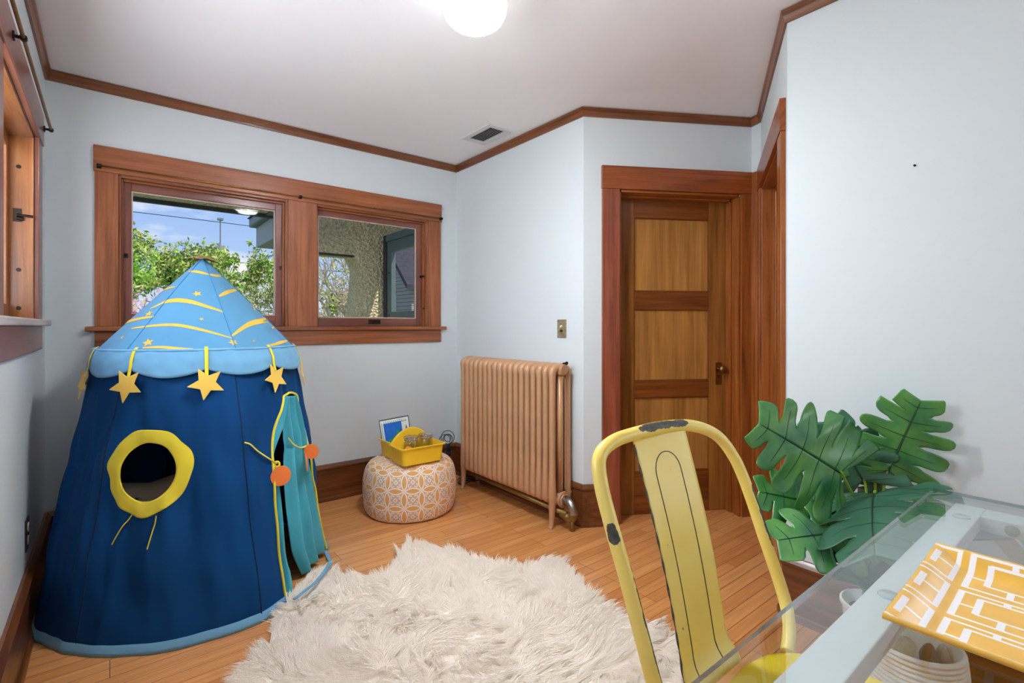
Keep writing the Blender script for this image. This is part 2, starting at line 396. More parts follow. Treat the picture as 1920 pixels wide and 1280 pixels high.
# --- back window pair
tw = thing('trim_8', 'wide reddish wood casing and stool around the pair of windows', 'window casing', (1, YB, 1.03), kind='structure')
MB().box(-.067, 0, 1.970, 2.008, .024, 2.105, F_back).build('head_casing', M_TRIM, tw, bevel=.003)
for a, b_ in ((-.062, .035), (.885, 1.06), (1.893, 2.002)):
    MB().box(a, 0, 1.163, b_, .019, 1.970, F_back).build('side_casing', M_TRIM, tw, bevel=.002)
MB().box(-.1, -.10, 1.137, 2.042, .045, 1.163, F_back).build('stool', M_TRIM, tw, bevel=.006)
MB().box(-.062, 0, 1.045, 2.004, .018, 1.137, F_back).build('apron', M_TRIM, tw, bevel=.003)
def sash_window(name, h, gl, label, pull, tone):
    s0, s1, z0, z1 = h
    w = thing(name, label, 'window', ((s0 + s1) / 2, YB + .06, z0), kind='structure')
    mb = MB()                                                       # jamb lining and inner stop
    for a, b_, c_, d_ in ((s0, s0 + .012, z0, z1), (s1 - .012, s1, z0, z1), (s0 + .0121, s1 - .0121, z1 - .012, z1)):
        mb.box(a, -TH, c_, b_, .0, d_, F_back)
    mb.box(s0 + .0121, -TH, z0 - .02, s1 - .0121, -.10, z0 + .004, F_back)
    mb.build('jamb', M_JAMB if tone else M_TRIM, w, bevel=.002)
    st = MB()
    for a, b_, c_, d_ in ((s0 + .012, s0 + .022, z0, z1 - .012), (s1 - .022, s1 - .012, z0, z1 - .012), (s0 + .0221, s1 - .0221, z1 - .024, z1 - .0121)):
        st.box(a, -.046, c_, b_, -.028, d_, F_back)
    st.build('stop', M_TRIM, w, bevel=.002)
    g0, g1, gz0, gz1 = gl
    for nm, a, b_, c_, d_ in (('stile', s0 + .012, g0, z0, z1 - .012), ('stile', g1, s1 - .012, z0, z1 - .012), ('top_rail', g0, g1, gz1, z1 - .012), ('bottom_rail', g0, g1, z0, gz0)):
        MB().box(a, -.092, c_, b_, -.05, d_, F_back).build(nm, M_SASH, w, bevel=.003)
    MB().box(g0 - .006, -.073, gz0 - .006, g1 + .006, -.070, gz1 + .006, F_back).build('pane', M_GLASS, w)
    putty = MB()
    for a, b_, c_, d_ in ((g0, g0 + .007, gz0, gz1), (g1 - .007, g1, gz0, gz1), (g0 + .0071, g1 - .0071, gz0, gz0 + .007), (g0 + .0071, g1 - .0071, gz1 - .007, gz1)):
        putty.box(a, -.069, c_, b_, -.058, d_, F_back)
    o = putty.build('glazing_bead', plain('pale_bead_' + name, (196, 176, 164), .6), w); o['label'] = 'pale painted glazing bead'
    if pull:
        q = MB(); c_ = (g0 + g1) / 2 + .03; q.box(c_ - .045, -.052, 1.18, c_ + .045, -.047, 1.212, F_back)
        q.tube([F_back(c_ + .035 * math.cos(PI * i / 8), -.045, 1.190 + .014 * math.sin(PI * i / 8)) for i in range(9)], .003, 6)
        o = q.build('sash_pull', M_DARKMET, w, bevel=.001); o['label'] = 'recessed bronze sash pull'
        q = MB(); q.disc(F_back(s1 - .03, -.046, 1.545), (0, -1, 0), .011, .008); q.tube([F_back(s1 - .03, -.044, 1.545), F_back(s1 - .03, -.02, 1.545)], .004, 8)
        q.lathe([(.0005, 0), (.007, .003), (.008, .008), (.005, .013), (.0005, .015)], 12, F_back(s1 - .03, -.015, 1.538)); q.tube([F_back(s1 - .03, -.02, 1.545), F_back(s1 - .008, -.018, 1.55)], .003, 6)
        q.build('latch', M_DARKMET, w)
        q = MB(); q.disc(F_back(s1 - .018, -.026, 1.30), (0, -1, 0), .006, .004); q.build('screw', M_DARKMET, w)
    else:
        q = MB(); q.box(s0 + .024, -.05, 1.535, s0 + .042, -.042, 1.56, F_back); q.tube([F_back(s0 + .033, -.044, 1.545), F_back(s0 + .033, -.02, 1.552)], .004, 8)
        q.build('latch', M_DARKMET, w)
        q = MB(); q.box(g1 + .022, -.05, 1.525, g1 + .034, -.044, 1.55, F_back); q.build('catch', M_DARKMET, w)
    return w
sash_window('window_1', W1H, (.092, .825, 1.232, 1.905), 'left window of the back pair, sky and trees in it, behind the tent', False, False)
sash_window('window_2', W2H, (1.092, 1.828, 1.222, 1.912), 'right window of the back pair, stucco porch seen through it', True, True)

# --- left window (seen edge-on)
w3 = thing('window_3', 'wood window on the left wall seen nearly edge-on', 'window', (XL, 1.9, 1.06), kind='structure')
MB().box(LWY0 - .16, 0, 1.970, 3.075, .022, 2.105, F_left).build('head_casing', M_SASH, w3, bevel=.003)
for a, b_ in ((LWY0 - .155, LWY0), (1.86, 2.02), (LWY1, 3.07)):
    MB().box(a, 0, 1.19, b_, .016, 1.970, F_left).build('side_casing', M_SASH, w3, bevel=.002)
MB().box(LWY0 - .2, -.08, 1.166, 3.13, .042, 1.192, F_left).build('stool', plain('worn_grey_wood', (186, 174, 170), .35, var=.2, vscale=25, stretch=(1, .2, 3)), w3, bevel=.006)['label'] = 'worn pale window stool'
MB().box(LWY0 - .155, 0, 1.062, 3.072, .016, 1.166, F_left).build('apron', M_SASH, w3, bevel=.003)
mb = MB()
for a, b_ in ((LWY0, LWY0 + .012), (1.87, 1.884), (1.996, 2.01), (LWY1 - .012, LWY1)): mb.box(a, -TH, 1.19, b_, 0, 1.97, F_left)
mb.box(LWY0 + .0121, -TH, 1.958, 1.8699, 0, 1.97, F_left); mb.box(2.0101, -TH, 1.958, LWY1 - .0121, 0, 1.97, F_left); mb.box(LWY0 + .0121, -TH, 1.17, LWY1 - .0121, -.0801, 1.1899, F_left)
mb.build('jamb', M_JAMBL, w3, bevel=.002)
for a, b_ in ((LWY0 + .012, 1.87), (2.01, LWY1 - .012)):
    sh = MB()
    for p, q, c_, d_ in ((a, a + .05, 1.194, 1.958), (b_ - .05, b_, 1.194, 1.958), (a + .0501, b_ - .0501, 1.9, 1.958), (a + .0501, b_ - .0501, 1.194, 1.255)): sh.box(p, -.115, c_, q, -.075, d_, F_left)
    so = sh.build('sash', M_JAMBL, w3, bevel=.003)
    MB().box(a + .045, -.097, 1.25, b_ - .045, -.094, 1.905, F_left).build('pane', M_GLASS, so)
q = MB(); q.box(LWY1 - .016, -.062, 1.60, LWY1 - .010, -.036, 1.655, F_left); q.tube([F_left(LWY1 - .02, -.05, 1.628), F_left(LWY1 - .024, .0, 1.625)], .005, 8); q.tube([F_left(LWY1 - .02, -.05, 1.615), F_left(LWY1 - .02, -.03, 1.612)], .008, 8)
q.build('latch', M_DARKMET, w3)
for z in (1.40, 1.83, 1.24):
    MB().disc(F_left(LWY1 - .0125, -.045, z), (0, -1, 0), .008, .003).build('screw', M_DARKMET, w3)

# --- curtain rods
def rod(name, fr, s0, s1, d, z, brk, label):
    t_ = thing(name, label, 'curtain rod', fr((s0 + s1) / 2, d, z))
    MB().tube([fr(s0, d, z), fr(s1, d, z)], .0055 if fr is F_left else .0042, 10).build('rod', M_BRASS, t_, smooth=True)
    for s_ in brk:
        q = MB(); q.box(s_ - .010, .02, z - .012, s_ + .010, .027, z + .012, fr); q.tube([fr(s_, .022, z), fr(s_, d + .004, z)], .0055, 8)
        q.tube([fr(s_ - .008, d, z), fr(s_ + .008, d, z)], .0095, 10); q.build('bracket', M_DARKMET, t_, bevel=.001)
    return t_
rod('curtain_rod', F_back, -.052, 2.004, .038, 1.995, (-.044, .955, 1.996), 'thin dark curtain rod across the head casing of the back windows')
rod('curtain_rod', F_left, LWY0 - .1, 3.06, .046, 2.045, (LWY0 - .05, 2.13, 3.05), 'brass curtain rod on the left window at the picture edge')

# --- closed door in the angled wall
def casing(name, fr, L, op, left_out, right_out, label, mats):
    t_ = thing(name, label, 'door casing', fr((op[0] + op[1]) / 2, 0, 0), kind='structure')
    MB().box(left_out, 0, 1.970, right_out, .024, 2.105, fr).build('head_casing', mats[0], t_, bevel=.003)
    MB().box(left_out + .003, 0, 0, op[0], .02, 1.970, fr).build('side_casing', mats[1], t_, bevel=.002)
    MB().box(op[1], 0, 0, right_out - .002, .02, 1.970, fr).build('side_casing', mats[2], t_, bevel=.002)
    jb = MB()
    jb.box(op[0], -TH, 0, op[0] + .014, .006, 1.956, fr); jb.box(op[1] - .014, -TH, 0, op[1], .006, 1.956, fr); jb.box(op[0] + .0141, -TH, 1.956, op[1] - .0141, .006, 1.97, fr, grain=0)
    jb.build('jamb', mats[2], t_, bevel=.002)
    st = MB()
    st.box(op[0] + .014, -.112, 0, op[0] + .026, -.062, 1.944, fr); st.box(op[1] - .026, -.112, 0, op[1] - .014, -.062, 1.944, fr); st.box(op[0] + .0261, -.112, 1.944, op[1] - .0261, -.062, 1.956, fr, grain=0)
    st.build('stop', mats[2], t_, bevel=.003)
    return t_
casing('trim_9', F_w1, L1, DO1, .106, L1 - .002, 'reddish wood casing around the closed panelled door', (M_HEAD, M_CASE, M_JAMB))
casing('trim_10', F_w2, L2, DO2, .036, L2 - .004, 'orange wood casing of the doorway seen edge-on behind the plant', (M_HEAD, M_JAMB, M_JAMB))
q = MB(); q.box(.004, .0, 0, (PB - PA).length - .004, .018, 2.1, frame(PA, DF, NF)); struct(q.build('trim_11', M_JAMB), 'narrow vertical wood strip between the two door casings', 'trim')
def door(name, fr, op, label, knob):
    a, b_ = op[0] + .016, op[1] - .016; z0, z1 = .002, 1.954
    t_ = thing(name, label, 'door', fr((a + b_) / 2, -.14, z0), kind='structure')
    f0, f1 = -.152, -.114
    sl = (.356 - .231) / .743; ps0 = a + (b_ - a) * .168; ps1 = b_ - (b_ - a) * .163
    for p, q_ in ((a, ps0), (ps1, b_)): MB().box(p, f0, z0, q_, f1, z1, fr).build('stile', M_DOOR, t_, bevel=.002)
    for c_, d_ in ((1.834, z1), (1.267, 1.382), (.721, .827), (z0, .262)): MB().box(ps0, f0, c_, ps1, f1, d_, fr, grain=0).build('rail', M_RAIL, t_, bevel=.004)
    for c_, d_ in ((1.382, 1.834), (.827, 1.267), (.262, .721)):
        MB().box(ps0 - .004, f0 + .012, c_ - .004, ps1 + .004, f1 - .012, d_ + .004, fr, grain=2).build('panel', M_PANEL, t_)
        bd = MB()
        for s_ in (0, 1):
            x = ps1 - .005 if s_ else ps0; bd.box(x, f1 - .012, c_, x + .005, f1 - .003, d_, fr)
            z = d_ - .005 if s_ else c_; bd.box(ps0, f1 - .012, z, ps1, f1 - .003, z + .005, fr)
        bd.build('panel_bead', M_RAIL, t_, bevel=.002)
    if knob:
        q = MB(); q.box(.896, f1, .795, .938, f1 + .004, .935, fr)
        kp = q.build('lock_plate', M_BRASS, t_, bevel=.003); kp['label'] = 'aged brass lock plate'
        q = MB(); q.box(.914, f1 + .0038, .838, .920, f1 + .0046, .852, fr); q.disc(fr(.917, f1 + .0042, .852), (N1.x, N1.y, 0), .005, .001, 12); q.build('keyhole', plain('black_hole', (10, 8, 8), .9), kp)
        K = MB(); c_ = Vector(fr(.917, f1 + .004, .896)); ax = Vector((N1.x, N1.y, 0)); u_ = Vector((D1.x, D1.y, 0)); w_ = Vector((0, 0, 1))
        prof = [(.012, 0), (.012, .006), (.008, .010), (.008, .026), (.016, .031), (.0245, .040), (.0265, .050), (.022, .060), (.010, .066), (.0005, .067)]
        n_ = 24; pts = []; fs = []
        for (r_, h_) in prof:
            for i in range(n_):
                an = 2 * PI * i / n_; pts.append(c_ + ax * h_ + (u_ * math.cos(an) + w_ * math.sin(an)) * r_)
        for j in range(len(prof) - 1):
            for i in range(n_): fs.append([j * n_ + i, j * n_ + (i + 1) % n_, (j + 1) * n_ + (i + 1) % n_, (j + 1) * n_ + i])
        K.add(pts, fs); o = K.build('door_knob', M_BRASS, t_, smooth=True); o['label'] = 'round aged brass door knob'
    return t_
door('door_1', F_w1, DO1, 'closed brown three-panel wooden door with brass knob', True)
door('door_2', F_w2, DO2, 'closed wooden door hidden edge-on behind its orange casing', False)

# --- small wall and ceiling fixtures
t_ = thing('light_switch', 'aged brass push-button switch plate above the radiator', 'light switch', (XR, 2.195, 1.09))
MB().box(2.157, 0, 1.094, 2.233, .006, 1.206, F_rad).build('plate', plain('mottled_brass', (168, 152, 122), .4, .6, var=.3, vscale=60), t_, bevel=.002)
for z, c_ in ((1.163, (236, 226, 196)), (1.136, (22, 18, 18))):
    q = MB(); q.disc(F_rad(2.193, .009, z), (-1, 0, 0), .0075, .012, 16); o = q.build('button', plain('switch_button_%d' % int(z * 1000), c_, .3), t_, bevel=.001); o['label'] = 'pearl push button' if z > 1.15 else 'black push button'
t_ = thing('wall_outlet', 'dark two-socket outlet plate low on the left wall', 'outlet', (XL, 2.68, .305))
MB().box(2.633, 0, .305, 2.722, .005, .425, F_left).build('plate', plain('brown_plate', (44, 36, 34), .4), t_, bevel=.002)
for z in (.335, .385):
    q = MB(); q.disc(F_left(2.678, .006, z + .005), (1, 0, 0), .018, .006, 20); so = q.build('socket', plain('ivory_socket_%d' % int(z * 1000), (196, 184, 168), .4), t_)
    q = MB()
    for dy in (-.006, .006): q.box(2.678 + dy - .001, .0088, z, 2.678 + dy + .001, .0096, z + .009, F_left)
    q.build('slot', MATS['black_hole'], so)
t_ = thing('ceiling_vent', 'white slatted air vent in the ceiling near the corner', 'vent', (1.955, 2.7, ZC - .008))
MV = plain('vent_white', (214, 212, 212), .5)
f_ = MB(); x0, x1, y0, y1 = 1.856, 2.056, 2.548, 2.862; i0, i1, j0, j1 = 1.892, 2.008, 2.578, 2.814
for a in ((x0, y0, i0, y1), (i1, y0, x1, y1), (i0, y0, i1, j0), (i0, j1, i1, y1)): f_.box(a[0], a[1], ZC - .008, a[2], a[3], ZC)
f_.build('vent_frame', MV, t_, bevel=.002)
MB().box(i0, j0, ZC - .001, i1, j1, ZC + .0).build('duct', plain('duct_dark', (40, 40, 42), .9), t_)
for k in range(7):
    x = i0 + .010 + k * (i1 - i0 - .016) / 6.2
    MB().add([(x - .005, j0, ZC - .008), (x + .004, j0, ZC - .002), (x + .004, j1, ZC - .002), (x - .005, j1, ZC - .008)], [(0, 1, 2, 3)]).build('slat', MV, t_, solid=.001)

t_ = thing('ceiling_lamp', 'round white glass ceiling lamp glowing at top centre', 'ceiling lamp', (1.04, 1.512, ZC))
m, tt, b = new_mat('lit_opal_glass'); sock(b, 'Base Color', (1, 1, 1, 1)); sock(b, 'Emission Color', (.90, .96, 1, 1)); sock(b, 'Roughness', .2)
# emission boosted on the underside to brighten the room without flooding the ceiling
ge = N(tt, 'ShaderNodeNewGeometry'); sz = N(tt, 'ShaderNodeSeparateXYZ'); tt.links.new(ge.outputs['Normal'], sz.inputs[0])
mr = N(tt, 'ShaderNodeMapRange'); mr.inputs[1].default_value = -.6; mr.inputs[2].default_value = -.98; mr.inputs[3].default_value = 4.0; mr.inputs[4].default_value = 150.0
tt.links.new(sz.outputs[2], mr.inputs[0]); tt.links.new(mr.outputs[0], b.inputs['Emission Strength'])
g = MB(); g.lathe([(.062, -.03), (.085, -.036), (.108, -.055), (.117, -.08), (.119, -.105), (.117, -.125), (.110, -.145), (.095, -.163), (.072, -.177), (.042, -.185), (.0005, -.187)], 48, (1.04, 1.512, ZC)); g.build('glass_shade', m, t_, smooth=True, subsurf=1)
g = MB(); g.lathe([(.10, 0), (.128, -.014), (.134, -.040), (.128, -.052), (.064, -.036), (.0005, -.036)], 40, (1.04, 1.512, ZC)); g.build('canopy', M_STEEL, t_, smooth=True)  # out of view, shaped wide to keep the globe's light off the ceiling
t_ = MB(); t_.disc((XN - .003, .469, 1.71), (-1, 0, 0), .0035, .006, 10); tag(t_.build('wall_nail', MATS['black_hole']), 'tiny dark nail hole in the blank right wall', 'nail')
# ================================================================== RADIATOR
rad_ = thing('radiator', 'tall copper-painted column radiator against the pale wall', 'radiator', (2.05, 2.57, 0))
pitch = .0546; nsec = 18; ytop = 3.062
def section(y, end):
    mb = MB(); xa, xb, za, zb = 1.990, 2.112, .166, .918
    path = []
    for i in range(13): a = PI * i / 12; path.append((2.051 + (xb - xa) / 2 * math.cos(a) * (1), y, zb - .020 + .026 * math.sin(a)))
    for z in np.linspace(zb - .06, za + .05, 6): path.append((xa, y, z))
    for i in range(13): a = PI + PI * i / 12; path.append((2.051 + (xb - xa) / 2 * math.cos(a), y, za + .005 + .022 * math.sin(a)))
    for z in np.linspace(za + .05, zb - .06, 6): path.append((xb, y, z))
    rr = []
    for p in path:
        f = .0190
        if p[2] < .235: f = .0190 + .0062 * sstep(.245, .20, p[2])
        if p[2] > .87: f = .0190 + .0060 * sstep(.865, .905, p[2])
        rr.append(f)
    mb.tube(path, rr, 14, closed=True, flat=1.0)
    mb.tube([(2.051, y, .19), (2.051, y, .90)], .019, 12)
    mb.tube([(2.051, y - .0275, .906), (2.051, y + .0275, .906)], .031, 20)
    mb.tube([(2.051, y - .0275, .168), (2.051, y + .0275, .168)], .033, 20)
    o = mb.build('section', M_COPPER, rad_, smooth=True, weld=False)
    if end:
        for x in (1.988, 2.114):
            d = -1 if x < 2.05 else 1
            lg = MB(); pth = smooth_path([(x + .004, y, .19), (x + .002, y, .12), (x, y, .06), (x + d * .004, y, .02), (x + d * .012, y, 0)], 5)
            lg.tube(pth, list(np.linspace(.024, .013, len(pth) - 4)) + [.013, .014, .015, .016], 12); lg.build('leg', M_COPPER, o, smooth=True)
    return o
for k in range(nsec): section(ytop - pitch / 2 - k * pitch, k in (0, nsec - 1))
ye = ytop - nsec * pitch
g = MB(); g.disc((2.051, ye - .003, .912), (0, -1, 0), .033, .012, 28); g.disc((2.051, ye - .006, .912), (0, -1, 0), .029, .012, 28)
g.build('end_cap', M_COPPER, rad_, bevel=.003)
g = MB(); g.tube([(2.062, ye + .012, .946), (2.066, ye - .012, .950)], .006, 10); g.disc((2.066, ye - .014, .950), (0, -1, 0), .010, .006, 12); o = g.build('bleed_valve', M_DARKMET, rad_); o['label'] = 'small dark bleed valve'
g = MB()
for dx in (-.010, .013): g.tube([(2.051 + dx, ye - .002, .86), (2.051 + dx, ye - .002, .22)], .0022, 6)
g.disc((2.046, ye - .003, .865), (0, -1, 0), .010, .004, 12); g.disc((2.032, ye - .002, .39), (0, -1, 0), .009, .006, 12)
g.build('casting_rib', M_COPPER, rad_)
g = MB(); g.disc((2.051, ye - .004, .160), (0, -1, 0), .047, .014, 28); g.disc((2.051, ye - .012, .160), (0, -1, 0), .036, .01, 6); g.build('valve_hub', M_COPPER, rad_, bevel=.003)
pp = thing('heating_pipe', 'brass heating pipe with steel elbow under the radiator', 'pipe', (2.04, 2.55, .07))
M_PIPE = plain('old_brass_pipe', (146, 118, 66), .42, .8, var=.22, vscale=14)
MB().tube([(2.03, 2.03, .094), (2.03, 3.09, .108)], .0155, 14).build('pipe', M_PIPE, pp, smooth=True)
pt = smooth_path([(2.051, ye - .014, .160), (2.051, ye - .05, .158), (2.051, ye - .074, .140), (2.051, ye - .080, .112), (2.051, ye - .080, .10)], 6)
g = MB(); g.tube(pt, .0225, 16); g.tube([(2.051, ye - .014, .160), (2.051, ye - .026, .160)], .028, 16); g.tube([(2.051, ye - .080, .112), (2.051, ye - .08, .098)], .027, 16); g.build('elbow', M_STEEL, pp, smooth=True, auto=40)
pt = smooth_path([(2.051, ye - .080, .098), (2.048, ye - .076, .078), (2.042, ye - .055, .07), (2.036, ye - .02, .084), (2.03, 2.07, .0945)], 6)
g = MB(); g.tube(pt, [.026] * 8 + [.024] * (len(pt) - 8), 16); g.build('lower_elbow', M_PIPE, pp, smooth=True)
g = MB(); g.tube([(2.05, ye - .075, .07), (2.05, ye - .075, 0)], .014, 12); g.build('floor_riser', M_PIPE, pp, smooth=True)
# coiled cord
M_CORD = plain('black_cord', (34, 34, 38), .45)
cd = thing('coiled_cord', 'tangle of dark coiled cord between the ottoman and radiator', 'cord', (1.925, 3.14, 0))
g = MB()
for k in range(7):
    ph = k * .9; pts = []
    for i in range(15):
        z = .0 + i / 14 * .30; pts.append((1.925 + .016 * math.sin(ph + i * .55), 3.14 + .016 * math.cos(ph + i * .5), .004 + z))
    g.tube(pts, .0035, 6)
for z in (.235, .245, .10): g.tube([(1.925 + .024 * math.cos(a), 3.14 + .024 * math.sin(a), z) for a in np.linspace(0, 2 * PI, 17)[:-1]], .0035, 6, closed=True)
g.build('bundle', M_CORD, cd, smooth=True)
g = MB()
for k, (r_, cx_, cz_) in enumerate(((.05, 1.918, .355), (.036, 1.925, .34), (.026, 1.93, .345), (.042, 1.912, .33))):
    g.tube([(cx_ + r_ * math.cos(a) * .8, 3.135 + r_ * math.cos(a) * -.5 + .01 * k, cz_ + r_ * math.sin(a)) for a in np.linspace(0, 2 * PI, 25)[:-1]], .0026, 6, closed=True)
g.build('loop', M_CORD, cd, smooth=True)
g = MB()
for k in range(6):
    r_ = .02 + .008 * k; g.tube([(2.0 + .012 * k + r_ * math.cos(a), 3.095 - .012 * k + r_ * .5 * math.sin(a), .03 + .012 * (k % 3) + .02 * math.sin(a + k)) for a in np.linspace(0, 2 * PI, 21)[:-1]], .0035, 6, closed=True)
g.build('floor_coil', M_CORD, cd, smooth=True)

# ================================================================== OTTOMAN
m, t, b = new_mat('medallion_fabric')
uv = N(t, 'ShaderNodeUVMap'); fr_ = N(t, 'ShaderNodeVectorMath', operation='FRACTION'); t.links.new(uv.outputs[0], fr_.inputs[0])
sb = N(t, 'ShaderNodeVectorMath', operation='SUBTRACT'); sb.inputs[1].default_value = (.5, .5, 0); t.links.new(fr_.outputs[0], sb.inputs[0])
ab = N(t, 'ShaderNodeVectorMath', operation='ABSOLUTE'); t.links.new(sb.outputs[0], ab.inputs[0])
sx = N(t, 'ShaderNodeSeparateXYZ'); t.links.new(ab.outputs[0], sx.inputs[0])
def mth(op, a, b_=None, c_=None):
    n_ = N(t, 'ShaderNodeMath', operation=op)
    for i, v in enumerate((a, b_, c_)):
        if v is None: continue
        if isinstance(v, (int, float)): n_.inputs[i].default_value = v
        else: t.links.new(v, n_.inputs[i])
    return n_.outputs[0]
X_, Y_ = sx.outputs[0], sx.outputs[1]
A_ = mth('MAXIMUM', X_, Y_); B_ = mth('MINIMUM', X_, Y_)
nd = mth('SQRT', mth('ADD', mth('POWER', mth('SUBTRACT', 1, A_), 2), mth('POWER', B_, 2)))
petal = mth('LESS_THAN', nd, .632); ring = mth('LESS_THAN', mth('ABSOLUTE', mth('SUBTRACT', nd, .668)), .034); edge = mth('LESS_THAN', mth('ABSOLUTE', mth('SUBTRACT', nd, .728)), .016)
rr_ = mth('SQRT', mth('ADD', mth('POWER', X_, 2), mth('POWER', Y_, 2)))
ang = mth('ARCTAN2', Y_, X_); cos4 = mth('COSINE', mth('MULTIPLY', ang, 4)); cos8 = mth('COSINE', mth('MULTIPLY', ang, 12))
# diagonal cream sprigs, orange buds on the axes, ring in the middle
lim = mth('ADD', mth('MULTIPLY', cos4, -.10), .25); band = mth('LESS_THAN', mth('ABSOLUTE', mth('SUBTRACT', rr_, lim)), mth('ADD', mth('MULTIPLY', cos8, .028), .050))
bud = mth('MULTIPLY', mth('LESS_THAN', mth('ABSOLUTE', mth('SUBTRACT', rr_, .19)), .035), mth('GREATER_THAN', cos4, .35))
cring = mth('LESS_THAN', mth('ABSOLUTE', mth('SUBTRACT', rr_, .088)), .024)
def mixc(a, f, colr):
    n_ = N(t, 'ShaderNodeMix', data_type='RGBA'); t.links.new(f, n_.inputs[0])
    if isinstance(a, tuple): n_.inputs[6].default_value = a
    else: t.links.new(a, n_.inputs[6])
    n_.inputs[7].default_value = rgba(colr); return n_.outputs[2]
cc = mixc(rgba((206, 182, 160)), band, (244, 232, 222)); cc = mixc(cc, bud, (226, 166, 96)); cc = mixc(cc, cring, (244, 232, 222)); cc = mixc(cc, edge, (218, 176, 130)); cc = mixc(cc, petal, (228, 170, 100)); cc = mixc(cc, ring, (246, 232, 220))
t.links.new(cc, b.inputs['Base Color']); sock(b, 'Roughness', .85); sock(b, 'Sheen Weight', .15)
wv = N(t, 'ShaderNodeTexNoise'); wv.inputs['Scale'].default_value = 420; tcx = N(t, 'ShaderNodeTexCoord'); t.links.new(tcx.outputs['Object'], wv.inputs['Vector']); bp = N(t, 'ShaderNodeBump'); bp.inputs['Strength'].default_value = .15; bp.inputs['Distance'].default_value = .002; t.links.new(wv.outputs['Fac'], bp.inputs['Height']); t.links.new(bp.outputs[0], b.inputs['Normal'])
OC = Vector((1.50, 2.91, 0)); NREP = 18; OR = .292
ot = thing('ottoman', 'round tan and cream medallion-print ottoman below the right window', 'ottoman', OC)
prof = [(.262, .004), (.272, .012), (.284, .04), (.291, .09), (.294, .15), (.292, .21), (.285, .255), (.272, .288), (.255, .308)]
arc = [0]
for i in range(1, len(prof)): arc.append(arc[-1] + math.hypot(prof[i][0] - prof[i - 1][0], prof[i][1] - prof[i - 1][1]))
g = MB(); g.lathe(prof, 72, OC, uvf=lambda u_, j: (u_ * NREP + .2, arc[min(j, len(arc) - 1)] / .102), caps=False); g.build('side_cover', m, ot, smooth=True, subsurf=1)
ptop = [(.255, .308), (.235, .320), (.20, .329), (.15, .334), (.08, .337), (.0, .338)]
g = MB(); nn_ = 72
def ftop(u_, v_):
    r_ = interp(v_, [(i / 5, p[0]) for i, p in enumerate(ptop)]); z = interp(v_, [(i / 5, p[1]) for i, p in enumerate(ptop)]); a = 2 * PI * u_
    return (OC.x + r_ * math.cos(a), OC.y + r_ * math.sin(a), z)
def uvtop(u_, v_):
    p = ftop(u_, v_); return ((p[0] - OC.x) / .104 + .3, (p[1] - OC.y) / .104 + .1)
g.grid(ftop, 72, 10, closed_u=True, uvf=uvtop); g.build('top_cover', m, ot, smooth=True)
g = MB(); g.lathe([(.0005, 0), (.255, 0), (.262, .006)], 48, OC); g.build('base', plain('dark_base', (60, 50, 44), .8), ot)

# ================================================================== CADDY, BOOKS, JARS
def rrect(cx, cy, hx, hy, r_, n=5):
    out = []
    for qx, qy, a0 in ((1, 1, 0), (-1, 1, 90), (-1, -1, 180), (1, -1, 270)):
        for i in range(n + 1):
            a = R(a0 + 90 * i / n); out.append((cx + qx * (hx - r_) + r_ * math.cos(a), cy + qy * (hy - r_) + r_ * math.sin(a)))
    return out
CZ = .3395
cy_ = thing('craft_caddy', 'yellow plastic two-bin craft caddy on the ottoman', 'caddy', (1.485, 2.87, CZ))
def bin_(name, cx, cy, hx, hy):
    g = MB(); rings = [(hx * .90, hy * .86, 0), (hx * .93, hy * .9, .05), (hx * .965, hy * .95, .094), (hx + .006, hy + .005, .097), (hx + .006, hy + .005, .104), (hx - .002, hy - .003, .105), (hx * .95, hy * .93, .09), (hx * .89, hy * .85, .004)]
    pts = []; n_ = 24
    for (a, b_, z) in rings: pts += [(x, y, CZ + z) for x, y in rrect(cx, cy, a, b_, .022)]
    fs = []
    for j in range(len(rings) - 1):
        for i in range(n_): fs.append([j * n_ + i, j * n_ + (i + 1) % n_, (j + 1) * n_ + (i + 1) % n_, (j + 1) * n_ + i])
    fs += [list(range(n_)), list(range((len(rings) - 1) * n_, len(rings) * n_))]
    g.add(pts, fs); return g.build(name, M_PLAST, cy_, auto=35)
bin_('front_bin', 1.474, 2.765, .146, .092)
bin_('back_bin', 1.496, 2.972, .146, .088)
g = MB(); prof = []
for i in range(25):
    u_ = i / 24; x = 1.352 + u_ * .27; z = CZ + .098 + .088 * math.sin(PI * u_) ** .75
    prof.append((x, z))
poly = prof + [(1.622, CZ + .05), (1.352, CZ + .05)]
hole = [(1.487 + .055 * math.cos(a), CZ + .145 + .014 * math.sin(a)) for a in np.linspace(0, 2 * PI, 25)[:-1]]
g.prism(poly, lambda x, z: (x, 2.866, z), lambda x, z: (x, 2.884, z)); g.build('handle', M_PLAST, cy_, bevel=.005)
def slab(c0, cu, cv, th, name, mat, parent=None, bevel=.001):
    c0, cu, cv = Vector(c0), Vector(cu), Vector(cv); n_ = cu.cross(cv).normalized() * th; g = MB()
    p = [c0, c0 + cu, c0 + cu + cv, c0 + cv]; q = [a + n_ for a in p]
    g.add(p + q, [(0, 1, 2, 3), (7, 6, 5, 4), (0, 4, 5, 1), (1, 5, 6, 2), (2, 6, 7, 3), (3, 7, 4, 0)]); return g.build(name, mat, parent, bevel=bevel)
